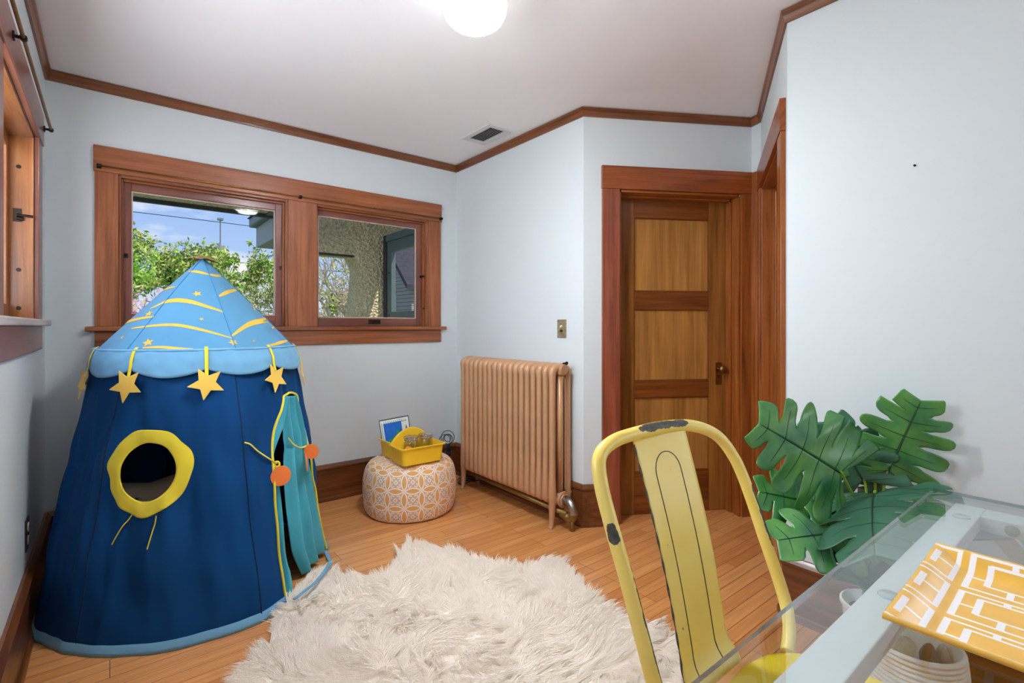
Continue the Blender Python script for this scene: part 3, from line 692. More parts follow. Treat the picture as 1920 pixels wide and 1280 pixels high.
# blue spiral notebook (top edge TL->TR, body runs down into the bin)
up = Vector((-.015, .02, .094)).normalized(); rt = Vector((.998, 0, .064)).normalized(); up = (up - rt * up.dot(rt)).normalized()
nb = thing('spiral_notebook', 'small blue spiral notebook with green shape standing in the yellow caddy', 'notebook', (1.43, 3.0, CZ + .012))
bl = Vector((1.4, 2.945, CZ + .012)); hgt = .215; tl0 = Vector((1.366, 3.020, .541)); o_ = tl0 - up * .190
nrm = rt.cross(up).normalized()
MBk = plain('paper_white', (236, 238, 240), .7)
slab(o_ - rt * .008 - nrm * .010, rt * .132, up * .190, .009, 'pages', MBk, nb)
slab(o_, rt * .124, up * .186, .0012, 'cover', plain('notebook_blue', (24, 108, 206), .45, var=.1, vscale=60), nb)
g = MB(); sh = [(.0, .062), (.02, .078), (.05, .090), (.08, .110), (.088, .135), (.096, .140), (.104, .118), (.118, .112), (.122, .092), (.09, .076), (.06, .062), (.03, .056)]
ofs = o_ + nrm * .0014
g.prism(sh, lambda a, b_: ofs + rt * a + up * b_, lambda a, b_: ofs + rt * a + up * b_ + nrm * .0004)
o = g.build('green_picture', plain('print_green', (34, 150, 120), .5), nb); o['label'] = 'green printed shape'
for k in range(9):
    c_ = o_ + rt * (.006 + k * .0135) + up * .190 - nrm * .003
    MB().tube([c_ + up * .006 * math.cos(a) + nrm * .006 * math.sin(a) + rt * .002 * a / 6 for a in np.linspace(0, 2 * PI, 13)[:-1]], .0014, 6, closed=True).build('coil_ring', plain('coil_yellow', (214, 206, 96), .4) if k == 0 else MATS['coil_yellow'], nb, smooth=True)
wb = thing('picture_book', 'white picture book with dark edge behind the blue notebook', 'book', (1.45, 3.03, CZ + .012))
o2 = Vector((1.352, 3.042, .549)) - up * .196
rt2 = Vector((.998, 0, .058)).normalized(); nrm2 = rt2.cross(up).normalized()
slab(o2 - nrm2 * .012, rt2 * .206, up * .206, .011, 'cover_board', plain('dark_teal_board', (46, 76, 78), .5), wb)
slab(o2, rt2 * .199, up * .199, .001, 'cover', plain('book_white', (226, 234, 232), .5), wb)
ofs2 = o2 + nrm2 * .0014
g = MB(); g.prism([(.168, .092), (.19, .094), (.187, .112), (.176, .152), (.172, .12)], lambda a, b_: ofs2 + rt2 * a + up * b_, lambda a, b_: ofs2 + rt2 * a + up * b_ + nrm2 * .0004); o = g.build('cover_picture', plain('print_navy', (30, 56, 104), .5), wb); o['label'] = 'dark blue printed peak'
g = MB(); g.prism([(.140, .085), (.168, .088), (.160, .118), (.150, .110)], lambda a, b_: ofs2 + rt2 * a + up * b_, lambda a, b_: ofs2 + rt2 * a + up * b_ + nrm2 * .0003); o = g.build('cover_picture', plain('print_leaf', (150, 190, 140), .5), wb); o['label'] = 'green printed foliage'
fc = bpy.data.curves.new('cover_text', 'FONT'); fc.body = 'Book'; fc.size = .020; fc.extrude = .0003
tmp = bpy.data.objects.new('cover_text', fc); COL.objects.link(tmp); bpy.context.view_layer.update()
tm = bpy.data.meshes.new_from_object(tmp.evaluated_get(bpy.context.evaluated_depsgraph_get())); bpy.data.objects.remove(tmp); bpy.data.curves.remove(fc)
fo = bpy.data.objects.new('cover_text', tm); COL.objects.link(fo); tm.materials.clear(); tm.materials.append(plain('print_grey', (96, 104, 128), .5)); fo.parent = wb
mt = Matrix((rt2, up, nrm2)).transposed().to_4x4(); mt.translation = ofs2 + rt2 * .143 + up * .172 - ORG['picture_book']; fo.matrix_local = mt
# clip-top jars
M_JAR = thin_glass('jar_glass', (.95, .96, .95), 1.3)
M_WIRE = plain('steel_wire', (190, 188, 184), .25, 1)
def jar(x, y, label):
    j = thing('clip_top_jar', label, 'jar', (x, y, CZ + .006), 'clip-top jars in the caddy'); z0 = CZ + .006; c_ = (x, y, z0)
    g = MB(); g.lathe([(.0005, .002), (.036, .001), (.043, .006), (.045, .015), (.045, .095), (.043, .108), (.038, .117), (.038, .124), (.034, .124), (.034, .116), (.040, .106), (.041, .09), (.041, .016), (.037, .008), (.0005, .007)], 32, c_, caps=False); g.build('glass_body', M_JAR, j, smooth=True)
    g = MB(); g.lathe([(.0005, .131), (.034, .131), (.041, .130), (.043, .134), (.043, .142), (.040, .146), (.030, .147), (.026, .144), (.0005, .143)], 32, c_, caps=False); g.build('lid', M_JAR, j, smooth=True)
    g = MB(); g.lathe([(.036, .124), (.042, .125), (.042, .130), (.036, .131), (.036, .124)], 32, c_, caps=False); o = g.build('rubber_seal', plain('seal_grey', (170, 150, 140), .6) if 'seal_grey' not in MATS else MATS['seal_grey'], j, smooth=True)
    g = MB()
    for z, r_ in ((.1215, .0405), (.138, .0448)): g.tube([(x + r_ * math.cos(a), y + r_ * math.sin(a), z0 + z) for a in np.linspace(0, 2 * PI, 33)[:-1]], .0022, 6, closed=True)
    d = Vector((-.15, -.98, 0)); s_ = Vector((d.y, -d.x, 0))
    for k in (-1, 1): g.tube(smooth_path([Vector((x, y, z0 + .137)) + d * .045 + s_ * .006 * k, Vector((x, y, z0 + .12)) + d * .053 + s_ * .008 * k, Vector((x, y, z0 + .095)) + d * .055 + s_ * .009 * k, Vector((x, y, z0 + .08)) + d * .049 + s_ * .004 * k], 4), .0018, 6)
    for k in (-1, 1): g.tube([Vector((x, y, z0 + .137)) - d * .045 + s_ * .01 * k, Vector((x, y, z0 + .118)) - d * .045 + s_ * .01 * k], .0018, 6)
    g.build('wire_clasp', M_WIRE, j, smooth=True); return j
jar(1.443, 2.785, 'clip-top glass jar in the caddy, nearer the notebook')
jar(1.548, 2.795, 'clip-top glass jar at the right end of the caddy')
g = MB(); g.lathe([(.022 * math.sin(PI * i / 12) + .00001, .022 - .022 * math.cos(PI * i / 12)) for i in range(13)], 20, (1.4, 2.738, CZ + .058)); 
g.v = [tuple(p) for p in g.v]
tag(g.build('craft_ball', plain('orange_foam', (246, 146, 66), .7), smooth=True), 'small orange ball in the front bin of the caddy', 'ball')
g = MB(); g.lathe([(.03, 0), (.031, .056), (.0005, .057)], 20, (1.395, 2.742, CZ + .004)); tag(g.build('craft_cup', M_PLAST), 'short yellow cup under the orange ball in the caddy', 'cup')

# ================================================================== RUG (long-pile sheepskin)
OUT = [(.30, 1.80), (.43, 1.98), (.55, 2.20), (.70, 2.40), (.79, 2.36), (.85, 2.24), (.93, 2.19), (1.06, 2.23), (1.16, 2.37), (1.25, 2.40), (1.34, 2.27), (1.40, 2.10), (1.46, 1.95), (1.55, 1.83), (1.66, 1.82), (1.72, 1.77), (1.68, 1.62), (1.61, 1.47), (1.585, 1.32), (1.60, 1.20), (1.63, 1.10), (1.56, .97), (1.40, .88), (1.2, .80), (.95, .86), (.72, 1.0), (.5, 1.2), (.34, 1.42), (.25, 1.62)]
RO = [Vector((p.x, p.y)) for p in smooth_path([(a, b_, 0) for a, b_ in OUT], 5, closed=True)]
rc = Vector((1.0, 1.6)); 
rg = thing('sheepskin_rug', 'cream long-pile faux sheepskin rug lying on the wood floor', 'rug', (1.0, 1.6, 0))
RO = [rc + (p - rc) * .965 for p in RO]
g = MB(); n_ = len(RO); pts = [(p.x, p.y, 0.001) for p in RO] + [(rc.x + (p.x - rc.x) * .99, rc.y + (p.y - rc.y) * .99, .012) for p in RO] + [(rc.x, rc.y, .014)]
M_FUR = plain('cream_fur', (253, 245, 234), .8)
fs = [[i, (i + 1) % n_, n_ + (i + 1) % n_, n_ + i] for i in range(n_)] + [[n_ + i, n_ + (i + 1) % n_, 2 * n_] for i in range(n_)]
g.add(pts, fs); g.build('hide', M_FUR, rg, origin=(1.0, 1.6, 0))
def inside(px, py):
    c_ = np.zeros(px.shape, bool); j = n_ - 1
    for i in range(n_):
        xi, yi, xj, yj = RO[i].x, RO[i].y, RO[j].x, RO[j].y
        c_ ^= ((yi > py) != (yj > py)) & (px < (xj - xi) * (py - yi) / (yj - yi + 1e-12) + xi); j = i
    return c_
rs = np.random.RandomState(3)
px = rs.uniform(.2, 1.75, 330000); py = rs.uniform(.75, 2.45, 330000); k_ = inside(px, py); px, py = px[k_], py[k_]
NS = min(len(px), 135000); px, py = px[:NS], py[:NS]
# combing direction: smooth random field plus outward fan near the edge
gx = rs.normal(size=(14, 14)); gy = rs.normal(size=(14, 14)); gl = rs.normal(size=(40, 40))
def bil(G, x, y):
    n1 = G.shape[0] - 1; u_ = np.clip((x - .1) / 1.8, 0, .9999) * n1; v_ = np.clip((y - .6) / 1.95, 0, .9999) * n1
    i, j = u_.astype(int), v_.astype(int); a, b_ = u_ - i, v_ - j; a = a * a * (3 - 2 * a); b_ = b_ * b_ * (3 - 2 * b_)
    return G[i, j] * (1 - a) * (1 - b_) + G[i + 1, j] * a * (1 - b_) + G[i, j + 1] * (1 - a) * b_ + G[i + 1, j + 1] * a * b_
dx = bil(gx, px, py) * .8 + (px - 1.0) * 1.3 + .35; dy = bil(gy, px, py) * .8 + (py - 1.6) * 1.1 + .15
# clumps: every strand leans towards a nearby clump centre
cs = .030; ci = np.floor(px / cs); cj = np.floor(py / cs)
hsh = lambda a, b_, s_: np.modf(np.abs(np.sin(a * 127.1 + b_ * 311.7 + s_) * 43758.5453))[0]
ccx = (ci + .5 + (hsh(ci, cj, 1.) - .5) * .8) * cs; ccy = (cj + .5 + (hsh(ci, cj, 2.) - .5) * .8) * cs
dx += (hsh(ci, cj, 3.) - .5) * 1.0; dy += (hsh(ci, cj, 4.) - .5) * 1.0
ln_ = np.hypot(dx, dy) + 1e-6; dx, dy = dx / ln_, dy / ln_
Ls = .055 * (.75 + .5 * rs.rand(NS)) * (.85 + .3 * hsh(ci, cj, 5.))
lift = np.clip(.44 + .20 * bil(gl, px, py) + .12 * rs.normal(size=NS), .22, .95)
T = np.linspace(0, 1, 6); pos = np.zeros((NS, 6, 3), np.float32)
for q_, tt_ in enumerate(T):
    cl = .5 * tt_ ** 1.5
    bend = tt_ ** 1.6
    x = px + dx * Ls * (tt_ * .55 + bend * .5) ; y = py + dy * Ls * (tt_ * .55 + bend * .5)
    x = x + cl * (ccx - px) ; y = y + cl * (ccy - py)
    x += rs.normal(size=NS) * .0022 * tt_; y += rs.normal(size=NS) * .0022 * tt_
    z = .010 + Ls * lift * (1.35 * tt_ - .62 * tt_ ** 2.2)
    pos[:, q_, 0] = x - 1.0; pos[:, q_, 1] = y - 1.6; pos[:, q_, 2] = z
hc = bpy.data.hair_curves.new('fur')
hc.add_curves([6] * NS)
hc.position_data.foreach_set('vector', pos.ravel())
rad_at = hc.attributes.get('radius') or hc.attributes.new('radius', 'FLOAT', 'POINT')
rv = np.tile(np.array([.0009, .0009, .0009, .0008, .0006, .00015], np.float32), NS); rad_at.data.foreach_set('value', rv)
hc.materials.append(M_FUR)
fo = bpy.data.objects.new('fur', hc); COL.objects.link(fo); fo.parent = rg; fo['kind'] = 'stuff'
# ================================================================== PLAY TENT
TC = Vector((.34, 2.74, 0)); ZR, RT, ZA = 1.065, .387, 1.485
RB = [(-180, .575), (-164, .581), (-147.7, .573), (-128, .58), (-110, .592), (-90, .587), (-78, .595), (-63.7, .56), (-50, .53), (-27.9, .52), (-7.4, .56), (15, .575), (45, .58), (90, .57), (135, .58), (180, .575)]
def wrap(a): return (a + 180) % 360 - 180
def trad(a, z):
    a = wrap(a); rb_ = interp(a, RB)
    return rb_ + (RT - rb_) * z / ZR
def fold(a, z):
    t_ = R(a)
    v = .010 * noise.noise((math.cos(t_) * 7 + z * 3, math.sin(t_) * 7 - z * 2, z * 5)) + noise.noise((math.cos(t_) * 4.5, math.sin(t_) * 4.5, z * 1.2)) * .020 + noise.noise((math.cos(t_) * 11, math.sin(t_) * 11 + 5, z * 2.2 + a * .02)) * .009
    v += .004 * math.sin(a * .33 + z * 2) * (1 - z)
    return 1.35 * v * min(1, (ZR - z) * 2.6 + .02) * (.2 + .8 * min(1, z * 4.5))
def tp(a, z, off=0, f=1.0):
    r_ = trad(a, z) + fold(a, z) * f + off
    return Vector((TC.x + r_ * math.cos(R(a)), TC.y + r_ * math.sin(R(a)), z))
tent = thing('play_tent', 'navy and sky-blue circus-style play tent with yellow stars in the corner', 'play tent', (TC.x, TC.y, 0))
WC, WZ, HA, HB = -118.9, .617, .0985, .109
DL = [(-64.5, .0), (-65.2, .034), (-65.6, .176), (-66.0, .287), (-66.0, .42), (-64.9, .55), (-63.0, .637), (-59.4, .734), (-53.1, .809), (-46.5, .844), (-38.5, .852), (-31.0, .833), (-26.0, .764), (-23.4, .669), (-22.9, .562), (-21.6, .453), (-17.6, .306), (-14.8, .159), (-12.3, .022), (-12, .0)]
DP = smooth_path([(a, z, 0) for a, z in DL], 8); DP = [(p.x, max(0, p.y)) for p in DP]
def indoor(a, z):
    c_ = False; j = len(DP) - 1
    for i in range(len(DP)):
        xi, yi = DP[i]; xj, yj = DP[j]
        if (yi > z) != (yj > z) and a < (xj - xi) * (z - yi) / (yj - yi + 1e-12) + xi: c_ = not c_
        j = i
    return c_
def inwin(a, z): r_ = trad(a, z); return ((R(a - WC) * r_) / HA) ** 2 + ((z - WZ) / HB) ** 2 < 1
NA, NZ = 480, 150
az = {}
V, Fc = [], []
vals = [[(-180 + 360 * i / NA, .02 + (ZR - .02) * j / NZ) for i in range(NA)] for j in range(NZ + 1)]
removed = np.zeros((NZ, NA), bool)
for j in range(NZ):
    zc = .02 + (ZR - .02) * (j + .5) / NZ
    for i in range(NA):
        a = -180 + 360 * (i + .5) / NA
        if -72 < a < -8 and zc < .875 and indoor(a, zc): removed[j, i] = True
        elif abs(a - WC) < 18 and abs(zc - WZ) < .13 and inwin(a, zc): removed[j, i] = True
def snap(a, z):
    best = None; bd = 1e9; r_ = trad(a, z)
    if abs(a - WC) < 18:
        t_ = math.atan2((z - WZ) / HB, R(a - WC) * r_ / HA); return (WC + math.degrees(HA * math.cos(t_) / r_), WZ + HB * math.sin(t_))
    for i in range(len(DP) - 1):
        p, q = Vector(((DP[i][0]) * PI / 180 * r_, DP[i][1])), Vector((DP[i + 1][0] * PI / 180 * r_, DP[i + 1][1])); s_ = Vector((R(a) * r_, z)); d = q - p
        t_ = min(1, max(0, (s_ - p).dot(d) / max(1e-12, d.length_squared))); c_ = p + d * t_
        if (c_ - s_).length < bd: bd = (c_ - s_).length; best = c_
    return (math.degrees(best.x / r_), best.y) if bd < .02 else (a, z)
for j in range(NZ + 1):
    for i in range(NA):
        nb_ = [removed[jj, ii % NA] for jj in (j - 1, j) if 0 <= jj < NZ for ii in (i - 1, i)]
        a, z = vals[j][i]
        if any(nb_) and not all(nb_): a, z = snap(a, z); z = max(z, .02)
        V.append(tuple(tp(a, z)))
g = MB(); g.v = V
for j in range(NZ):
    for i in range(NA):
        if removed[j, i]: continue
        g.f.append([j * NA + i, j * NA + (i + 1) % NA, (j + 1) * NA + (i + 1) % NA, (j + 1) * NA + i]); g.mi.append(0)
        g.uv.append([(0, 0)] * 4)
body = g.build('wall_panel', M_NAVY, tent, smooth=True, weld=False); body['label'] = 'navy cotton tent walls'
for a0 in (-80.5, -139, -20, 41, 101, 161):
    if a0 == -20: continue
    g = MB(); g.tube([tp(a0 + (2.9 - 3.6 * z / ZR if a0 == -80.5 else 0), z, .0005) for z in np.linspace(.03, ZR, 40)], .0022, 6); g.build('seam', M_NAVYIN, tent, smooth=True)
# hem
def hemok(a): return not (-65 < a < -12)
for seg_, nm in (((-12, 295), 'hem'),):
    g = MB(); g.grid(lambda u_, v_: (lambda a, k: Vector((TC.x + (trad(a, .02) + fold(a, .02) + k[0]) * math.cos(R(a)), TC.y + (trad(a, .02) + fold(a, .02) + k[0]) * math.sin(R(a)), k[1])))(seg_[0] + u_ * (seg_[1] - seg_[0]), [(.001, .036), (.006, .028), (.011, .014), (.014, .002), (.002, .001), (-.002, .02)][int(round(v_ * 5))]), 180, 5)
    o = g.build(nm, M_SKY, tent, smooth=True); o['label'] = 'light blue hem band on the floor'
# roof cone with printed orbits and stars
def roofp(a, s_, off=0):
    seam = .006 * abs(math.sin(R((a + 79) * 3))) * s_ * s_
    rip = .004 * s_ ** 3 * math.sin(R(a * 14)) + .003 * s_ ** 2 * noise.noise((a * .12, s_ * 3, 0))
    r_ = RT * s_ + off * .75 + .006 * math.sin(PI * s_) + rip - seam; z = ZA - (ZA - ZR) * s_ + off * .7
    return Vector((TC.x + r_ * math.cos(R(a)), TC.y + r_ * math.sin(R(a)), z))
g = MB(); g.grid(lambda u_, v_: roofp(-180 + 360 * u_, max(.004, v_)), 240, 36, closed_u=True)
def strip(pts, w0):
    P = smooth_path([(a, s_, 0) for a, s_ in pts], 7)
    L_, R_ = [], []
    for i, p in enumerate(P):
        w = w0 * (.35 + .65 * math.sin(PI * min(1, max(0, i / (len(P) - 1))) * .96 + .06))
        L_.append(roofp(p.x, p.y - w, .0013)); R_.append(roofp(p.x, p.y + w, .0013))
    k = len(L_); g.add(L_ + R_, [[i, i + 1, k + i + 1, k + i] for i in range(k - 1)], None, 1)
base = [([(-150, .168), (-112, .176), (-97.4, .186), (-80, .2)], .016), ([(-80, .2), (-58, .207), (-35, .2)], .014),
        ([(-152, .585), (-144.5, .55), (-139, .517), (-124.4, .5), (-107.3, .519), (-89.5, .574), (-78.5, .617)], .021),
        ([(-77, .446), (-68, .415), (-51.4, .379), (-25, .35)], .018), ([(-151, .79), (-134.2, .762), (-117.9, .752), (-104.4, .779), (-90.3, .831), (-79.2, .885)], .014),
        ([(-79, .864), (-67.2, .779), (-49.6, .714), (-17.9, .67)], .020), ([(-67, .785), (-50, .733), (-24, .715)], .012),
        ([(-130, .968), (-119.8, .962), (-109.5, .978), (-102, .984)], .012), ([(-56, .975), (-40.5, .95), (-20, .93)], .014)]
for pts, w in base: strip(pts, w)
for rot in (120, 240):
    for pts, w in base[2:6]: strip([(a + rot, s_) for a, s_ in pts], w)
def star2(r_, n=5, k=.45, ph=PI / 2): return [((r_ if i % 2 == 0 else r_ * k) * math.cos(ph + PI * i / n), (r_ if i % 2 == 0 else r_ * k) * math.sin(ph + PI * i / n)) for i in range(2 * n)]
for a, s_, r_ in ((-104.2, .426, .020), (-98, .693, .010), (-128.5, .92, .024), (-79.4, .927, .020), (-152, .873, .012), (-64.4, .922, .010), (-146.7, .64, .020), (17, .43, .022), (0, .9, .026), (137, .43, .022), (120, .9, .026)):
    pl = star2(r_, ph=PI / 2 + .4); arm = RT * s_
    pts = [roofp(a, s_, .0013)] + [roofp(a + math.degrees(x / arm), s_ - y / .62, .0013) for x, y in pl]
    g.add(pts, [[0, 1 + i, 1 + (i + 1) % 10] for i in range(10)], None, 1)
rf = g.build('roof', [plain('roof_blue_cotton', (80, 142, 182), .78, sheen=.15, bump=.1, bscale=16, var=.05, vscale=5), M_GOLD], tent, smooth=True, weld=False); rf['label'] = 'sky-blue cone roof with printed yellow orbits and stars'
for a0 in (-79, -139, -19, 41, 101, 161):
    g = MB(); g.tube([roofp(a0, s_, .0008) for s_ in np.linspace(.01, 1, 24)], .0020, 6); g.build('roof_seam', plain('seam_blue', (52, 128, 184), .8) if 'seam_blue' not in MATS else MATS['seam_blue'], tent, smooth=True)
# valance with scallops, straps and felt stars
SA = [-168, -132, -95.3, -57.5, -19, 14, 50, 86, 122, 158]
def scal(a):
    a = wrap(a); ss_ = sorted(SA); k = None
    for i in range(len(ss_)):
        lo, hi = ss_[i], ss_[(i + 1) % len(ss_)] + (360 if i == len(ss_) - 1 else 0)
        aa = a if a >= lo or i < len(ss_) - 1 else a
        if i == len(ss_) - 1 and a < ss_[0]: aa = a + 360
        if lo <= aa <= hi: return math.sin(PI * (aa - lo) / (hi - lo)) ** .8
    return 0
def valp(a, v_, off=0):
    zb_ = .995 - .032 * scal(a); z = ZR + .004 - v_ * (ZR + .004 - zb_)
    r_ = RT + .007 + .026 * v_ + .006 * v_ * math.sin(R(a * 9)) + .004 * noise.noise((a * .15, v_ * 3, 4)) + off + .004 * math.sin(PI * v_)
    return Vector((TC.x + r_ * math.cos(R(a)), TC.y + r_ * math.sin(R(a)), z))
g = MB(); g.grid(lambda u_, v_: valp(-180 + 360 * u_, v_), 360, 10, closed_u=True); o = g.build('valance', M_SKY, tent, smooth=True, solid=.002); o['label'] = 'scalloped light blue valance'
g = MB(); g.tube([(TC.x + (RT + .006) * math.cos(R(a)), TC.y + (RT + .006) * math.sin(R(a)), ZR + .003) for a in range(-180, 180, 3)], .006, 8, closed=True); g.build('rim_hoop', M_SKY, tent, smooth=True)
def flat_star(c_, rt_, up_, r_, th, name, mat, parent, ph, k=.46):
    nr = rt_.cross(up_).normalized(); g = MB()
    pl = star2(r_, k=k, ph=ph); out = []
    for i, p in enumerate(pl):                                       # round the tips a little
        if i % 2 == 0:
            q0, q1 = Vector(pl[i - 1]), Vector(pl[(i + 1) % 10]); P_ = Vector(p)
            out += [P_ + (q0 - P_) * .09, P_ * .985, P_ + (q1 - P_) * .09]
        else: out.append(Vector(p))
    out = [(p[0], p[1]) for p in out]
    g.prism(out, lambda x, y: c_ + rt_ * x + up_ * y, lambda x, y: c_ + rt_ * x + up_ * y + nr * th)
    return g.build(name, mat, parent, bevel=.0012)
for i, a in enumerate(SA):
    g = MB(); rad_v = Vector((math.cos(R(a)), math.sin(R(a)), 0)); tan_v = Vector((-math.sin(R(a)), math.cos(R(a)), 0))
    path = [valp(a, 0, .002) + Vector((0, 0, .012)) - rad_v * .012, valp(a, .02, .004), valp(a, .5, .005), valp(a, 1.0, .004), valp(a, 1.0, .012) + Vector((0, 0, -.03))]
    path = smooth_path(path, 5); w = .0065
    g.grid(lambda u_, v_: path[int(round(v_ * (len(path) - 1)))] + tan_v * (u_ - .5) * 2 * w, 1, len(path) - 1)
    st_ = g.build('star_strap', M_GOLD if False else M_YEL, tent, smooth=True, solid=.0018)
    tl = R([0, 4, 10, 14, 6, 0, 5, -6, 3, 8][i]); up_ = Vector((0, 0, 1)) * math.cos(tl) + tan_v * math.sin(tl); rt_ = tan_v * math.cos(tl) - Vector((0, 0, 1)) * math.sin(tl)
    up_ = (up_ - rad_v * .16).normalized(); cz_ = valp(a, 1.0).z - .058
    so = flat_star(Vector((TC.x, TC.y, cz_)) + rad_v * (trad(a, cz_) + .024), rt_, up_, .068, .004, 'felt_star', M_STAR, st_, -PI / 2)
# crowning star lying over the tip
g = MB(); pl = star2(.085, k=.5, ph=2.5)
def crown(x, y, dz):
    rr2 = math.hypot(x, y); d = Vector((.78, -.626, 0)); e_ = Vector((.626, .78, 0))
    zz = ZA + .004 + .006 * math.cos(rr2 * 60) - .9 * max(0, rr2 - .03) ** 1.35 + .10 * (-x) * .5
    return Vector((TC.x, TC.y, 0)) + d * x + e_ * y + Vector((0, 0, zz + dz))
dense = []
for i in range(10):
    p, q = pl[i], pl[(i + 1) % 10]
    for k in range(5): dense.append((p[0] + (q[0] - p[0]) * k / 5, p[1] + (q[1] - p[1]) * k / 5))
n5 = len(dense); rings_ = [1, .75, .5, .25, .08]; pts = []
for s_ in rings_: pts += [crown(x * s_, y * s_, 0) for x, y in dense]
fs = []
for j in range(4):
    for i in range(n5): fs.append([j * n5 + i, j * n5 + (i + 1) % n5, (j + 1) * n5 + (i + 1) % n5, (j + 1) * n5 + i])
fs.append([4 * n5 + i for i in range(n5)])
g.add(pts, fs); o = g.build('tip_star', plain('olive_felt', (150, 128, 74), .85), tent, smooth=True, solid=.003); o['label'] = 'drooping olive-yellow felt star on the tip'
# round window ring and its ties
def rp_(t_, k):
    wob = 1 + .02 * math.sin(3 * t_ + 1) * k + .02 * math.sin(7 * t_) * k
    ha = (HA - .004 + (.149 - HA) * k) * wob; hb = (HB - .004 + (.160 - HB) * k) * wob
    z = WZ + hb * math.sin(t_); a = WC + math.degrees(ha * math.cos(t_) / trad(WC, z)); return tp(a, z, .004 + .0025 * math.sin(PI * k) + .0025 * math.sin(11 * t_) * k + .002 * noise.noise((t_ * 3, k * 3, 1)))
g = MB(); g.grid(lambda u_, v_: rp_(2 * PI * u_, v_), 96, 8, closed_u=True); rg_ = g.build('window_ring', M_YEL, tent, smooth=True, solid=.003); rg_['label'] = 'yellow fabric ring around the round window'
def ribbon(pts, name, mat, parent, w=.005, th=.0022):
    P = smooth_path(pts, 8); g = MB(); g.tube(P, th, 8, flat=w / th); return g.build(name, mat, parent, smooth=True)
ribbon([tp(-123.6, .466, .008), tp(-125, .447, .010), tp(-126.7, .429, .010), tp(-128.7, .396, .008), tp(-130.2, .366, .007)], 'window_tie', M_YEL, rg_, .0042)
ribbon([tp(-113.3, .466, .008), tp(-113.4, .44, .010), tp(-114, .416, .010), tp(-114.8, .38, .008), tp(-115.3, .356, .007)], 'window_tie', M_YEL, rg_, .0042)
# door piping, curtains, tie-backs with felt discs
g = MB(); g.tube([tp(a, max(z, .012), .003) for a, z in DP], .0055, 8); o = g.build('door_piping', M_YEL, tent, smooth=True); o['label'] = 'yellow piping around the tent door'
def curtain(outer, inner, name, lab, deep, nf, sg, amp=.012):
    g = MB(); nO = len(outer) - 1; nI = len(inner) - 1
    PO = smooth_path([(a, z, 0) for a, z in outer], 12); PI_ = smooth_path([(a, z, 0) for a, z in inner], 12)
    def f(u_, v_):
        p = PO[int(round(v_ * (len(PO) - 1)))]; q = PI_[int(round(v_ * (len(PI_) - 1)))]
        a = p.x + (q.x - p.x) * u_; z = p.y + (q.y - p.y) * u_
        wid = abs(q.x - p.x) / 57 * .5
        o_ = -.004 - deep * u_ + amp * min(1, wid / .05 + .25) * (math.sin(u_ * PI * nf + sg * v_ * 2.5) + .5 * noise.noise((u_ * 7, v_ * 5, sg))) * sstep(0, .15, u_)
        return tp(a, max(z, .006), o_, 0)
    g.grid(f, 48, 60); o = g.build(name, M_TEAL, tent, smooth=True, solid=.0015); o['label'] = lab; return o
cl_ = curtain([(-46.5, .843), (-53.1, .809), (-59.4, .734), (-63, .637), (-64.6, .575), (-66, .42), (-66, .287), (-65.6, .176), (-65.3, .06), (-64.9, .012)],
              [(-42.8, .842), (-48.3, .736), (-54.6, .671), (-61, .612), (-61.3, .578), (-59.3, .481), (-59.5, .376), (-60.6, .204), (-57.5, .086), (-59.6, .02)], 'left_curtain', 'narrow teal curtain tied back on the left of the tent door', .010, 3, 1)
cr_ = curtain([(-31, .831), (-26, .764), (-23.4, .669), (-22.9, .590), (-22.8, .562), (-21.6, .453), (-17.6, .306), (-14.8, .159), (-13, .07), (-12.2, .03)],
              [(-42.5, .838), (-45.5, .74), (-45.4, .657), (-45, .61), (-46.8, .554), (-49.6, .403), (-50.3, .28), (-50, .16), (-47, .08), (-44, .02)], 'right_curtain', 'wide teal curtain tied back on the right of the tent door', .026, 6, -1, .017)
o = ribbon([tp(-79.6, .692, .012), tp(-77.0, .680, .014), tp(-72.8, .644, .014), tp(-67, .602, .012), tp(-62.6, .574, .012)], 'tie_back', M_YEL, cl_, .0055, .003)
g = MB(); c_ = tp(-62.4, .570, .012); g.tube([c_ + Vector((.010 * math.cos(a), .006 * math.sin(a), .010 * math.sin(a))) for a in np.linspace(0, 2 * PI, 13)[:-1]], .0045, 8, closed=True); g.build('knot', M_YEL, cl_, smooth=True)
def fdisc(c_, nr, r_, parent):
    g = MB(); g.disc(c_, nr, r_, .005, 36); o = g.build('felt_disc', M_ORANGE, parent, bevel=.0015); o['label'] = 'orange felt disc'; return o
fdisc(tp(-62.6, .523, .024), (.10, -.98, .08), .0425, cl_)
ribbon([tp(-44.8, .650, -.010), tp(-43, .622, -.002), tp(-37.9, .595, .004), tp(-31, .582, .010), tp(-25.2, .580, .014)], 'tie_back', M_YEL, cr_, .004, .003)
ribbon([tp(-25.4, .580, .016), tp(-26, .56, .020), tp(-26.6, .538, .020)], 'tie_back', M_YEL, cr_, .005, .003)
fdisc(Vector((.752, 2.470, .565)), (-.62, -.78, .1), .035, cr_)
fdisc(Vector((.722, 2.445, .523)), (.93, -.30, .1), .041, cr_)
ribbon([(.862, 2.60, .014), (.852, 2.53, .012), (.829, 2.43, .03), (.80, 2.36, .056), (.765, 2.30, .062), (.70, 2.22, .062), (.63, 2.17, .058), (.585, 2.15, .05)], 'hem_ribbon', M_SKY, tent, .009, .0018)['label'] = 'pale blue hem ribbon trailing onto the rug'
# slim support poles inside at the seams
for a0 in (-139, 161, 101, 41):
    MB().tube([tp(a0, .02, -.02), tp(a0, ZR - .01, -.02)], .008, 8).build('pole', M_NAVYIN, tent, smooth=True)
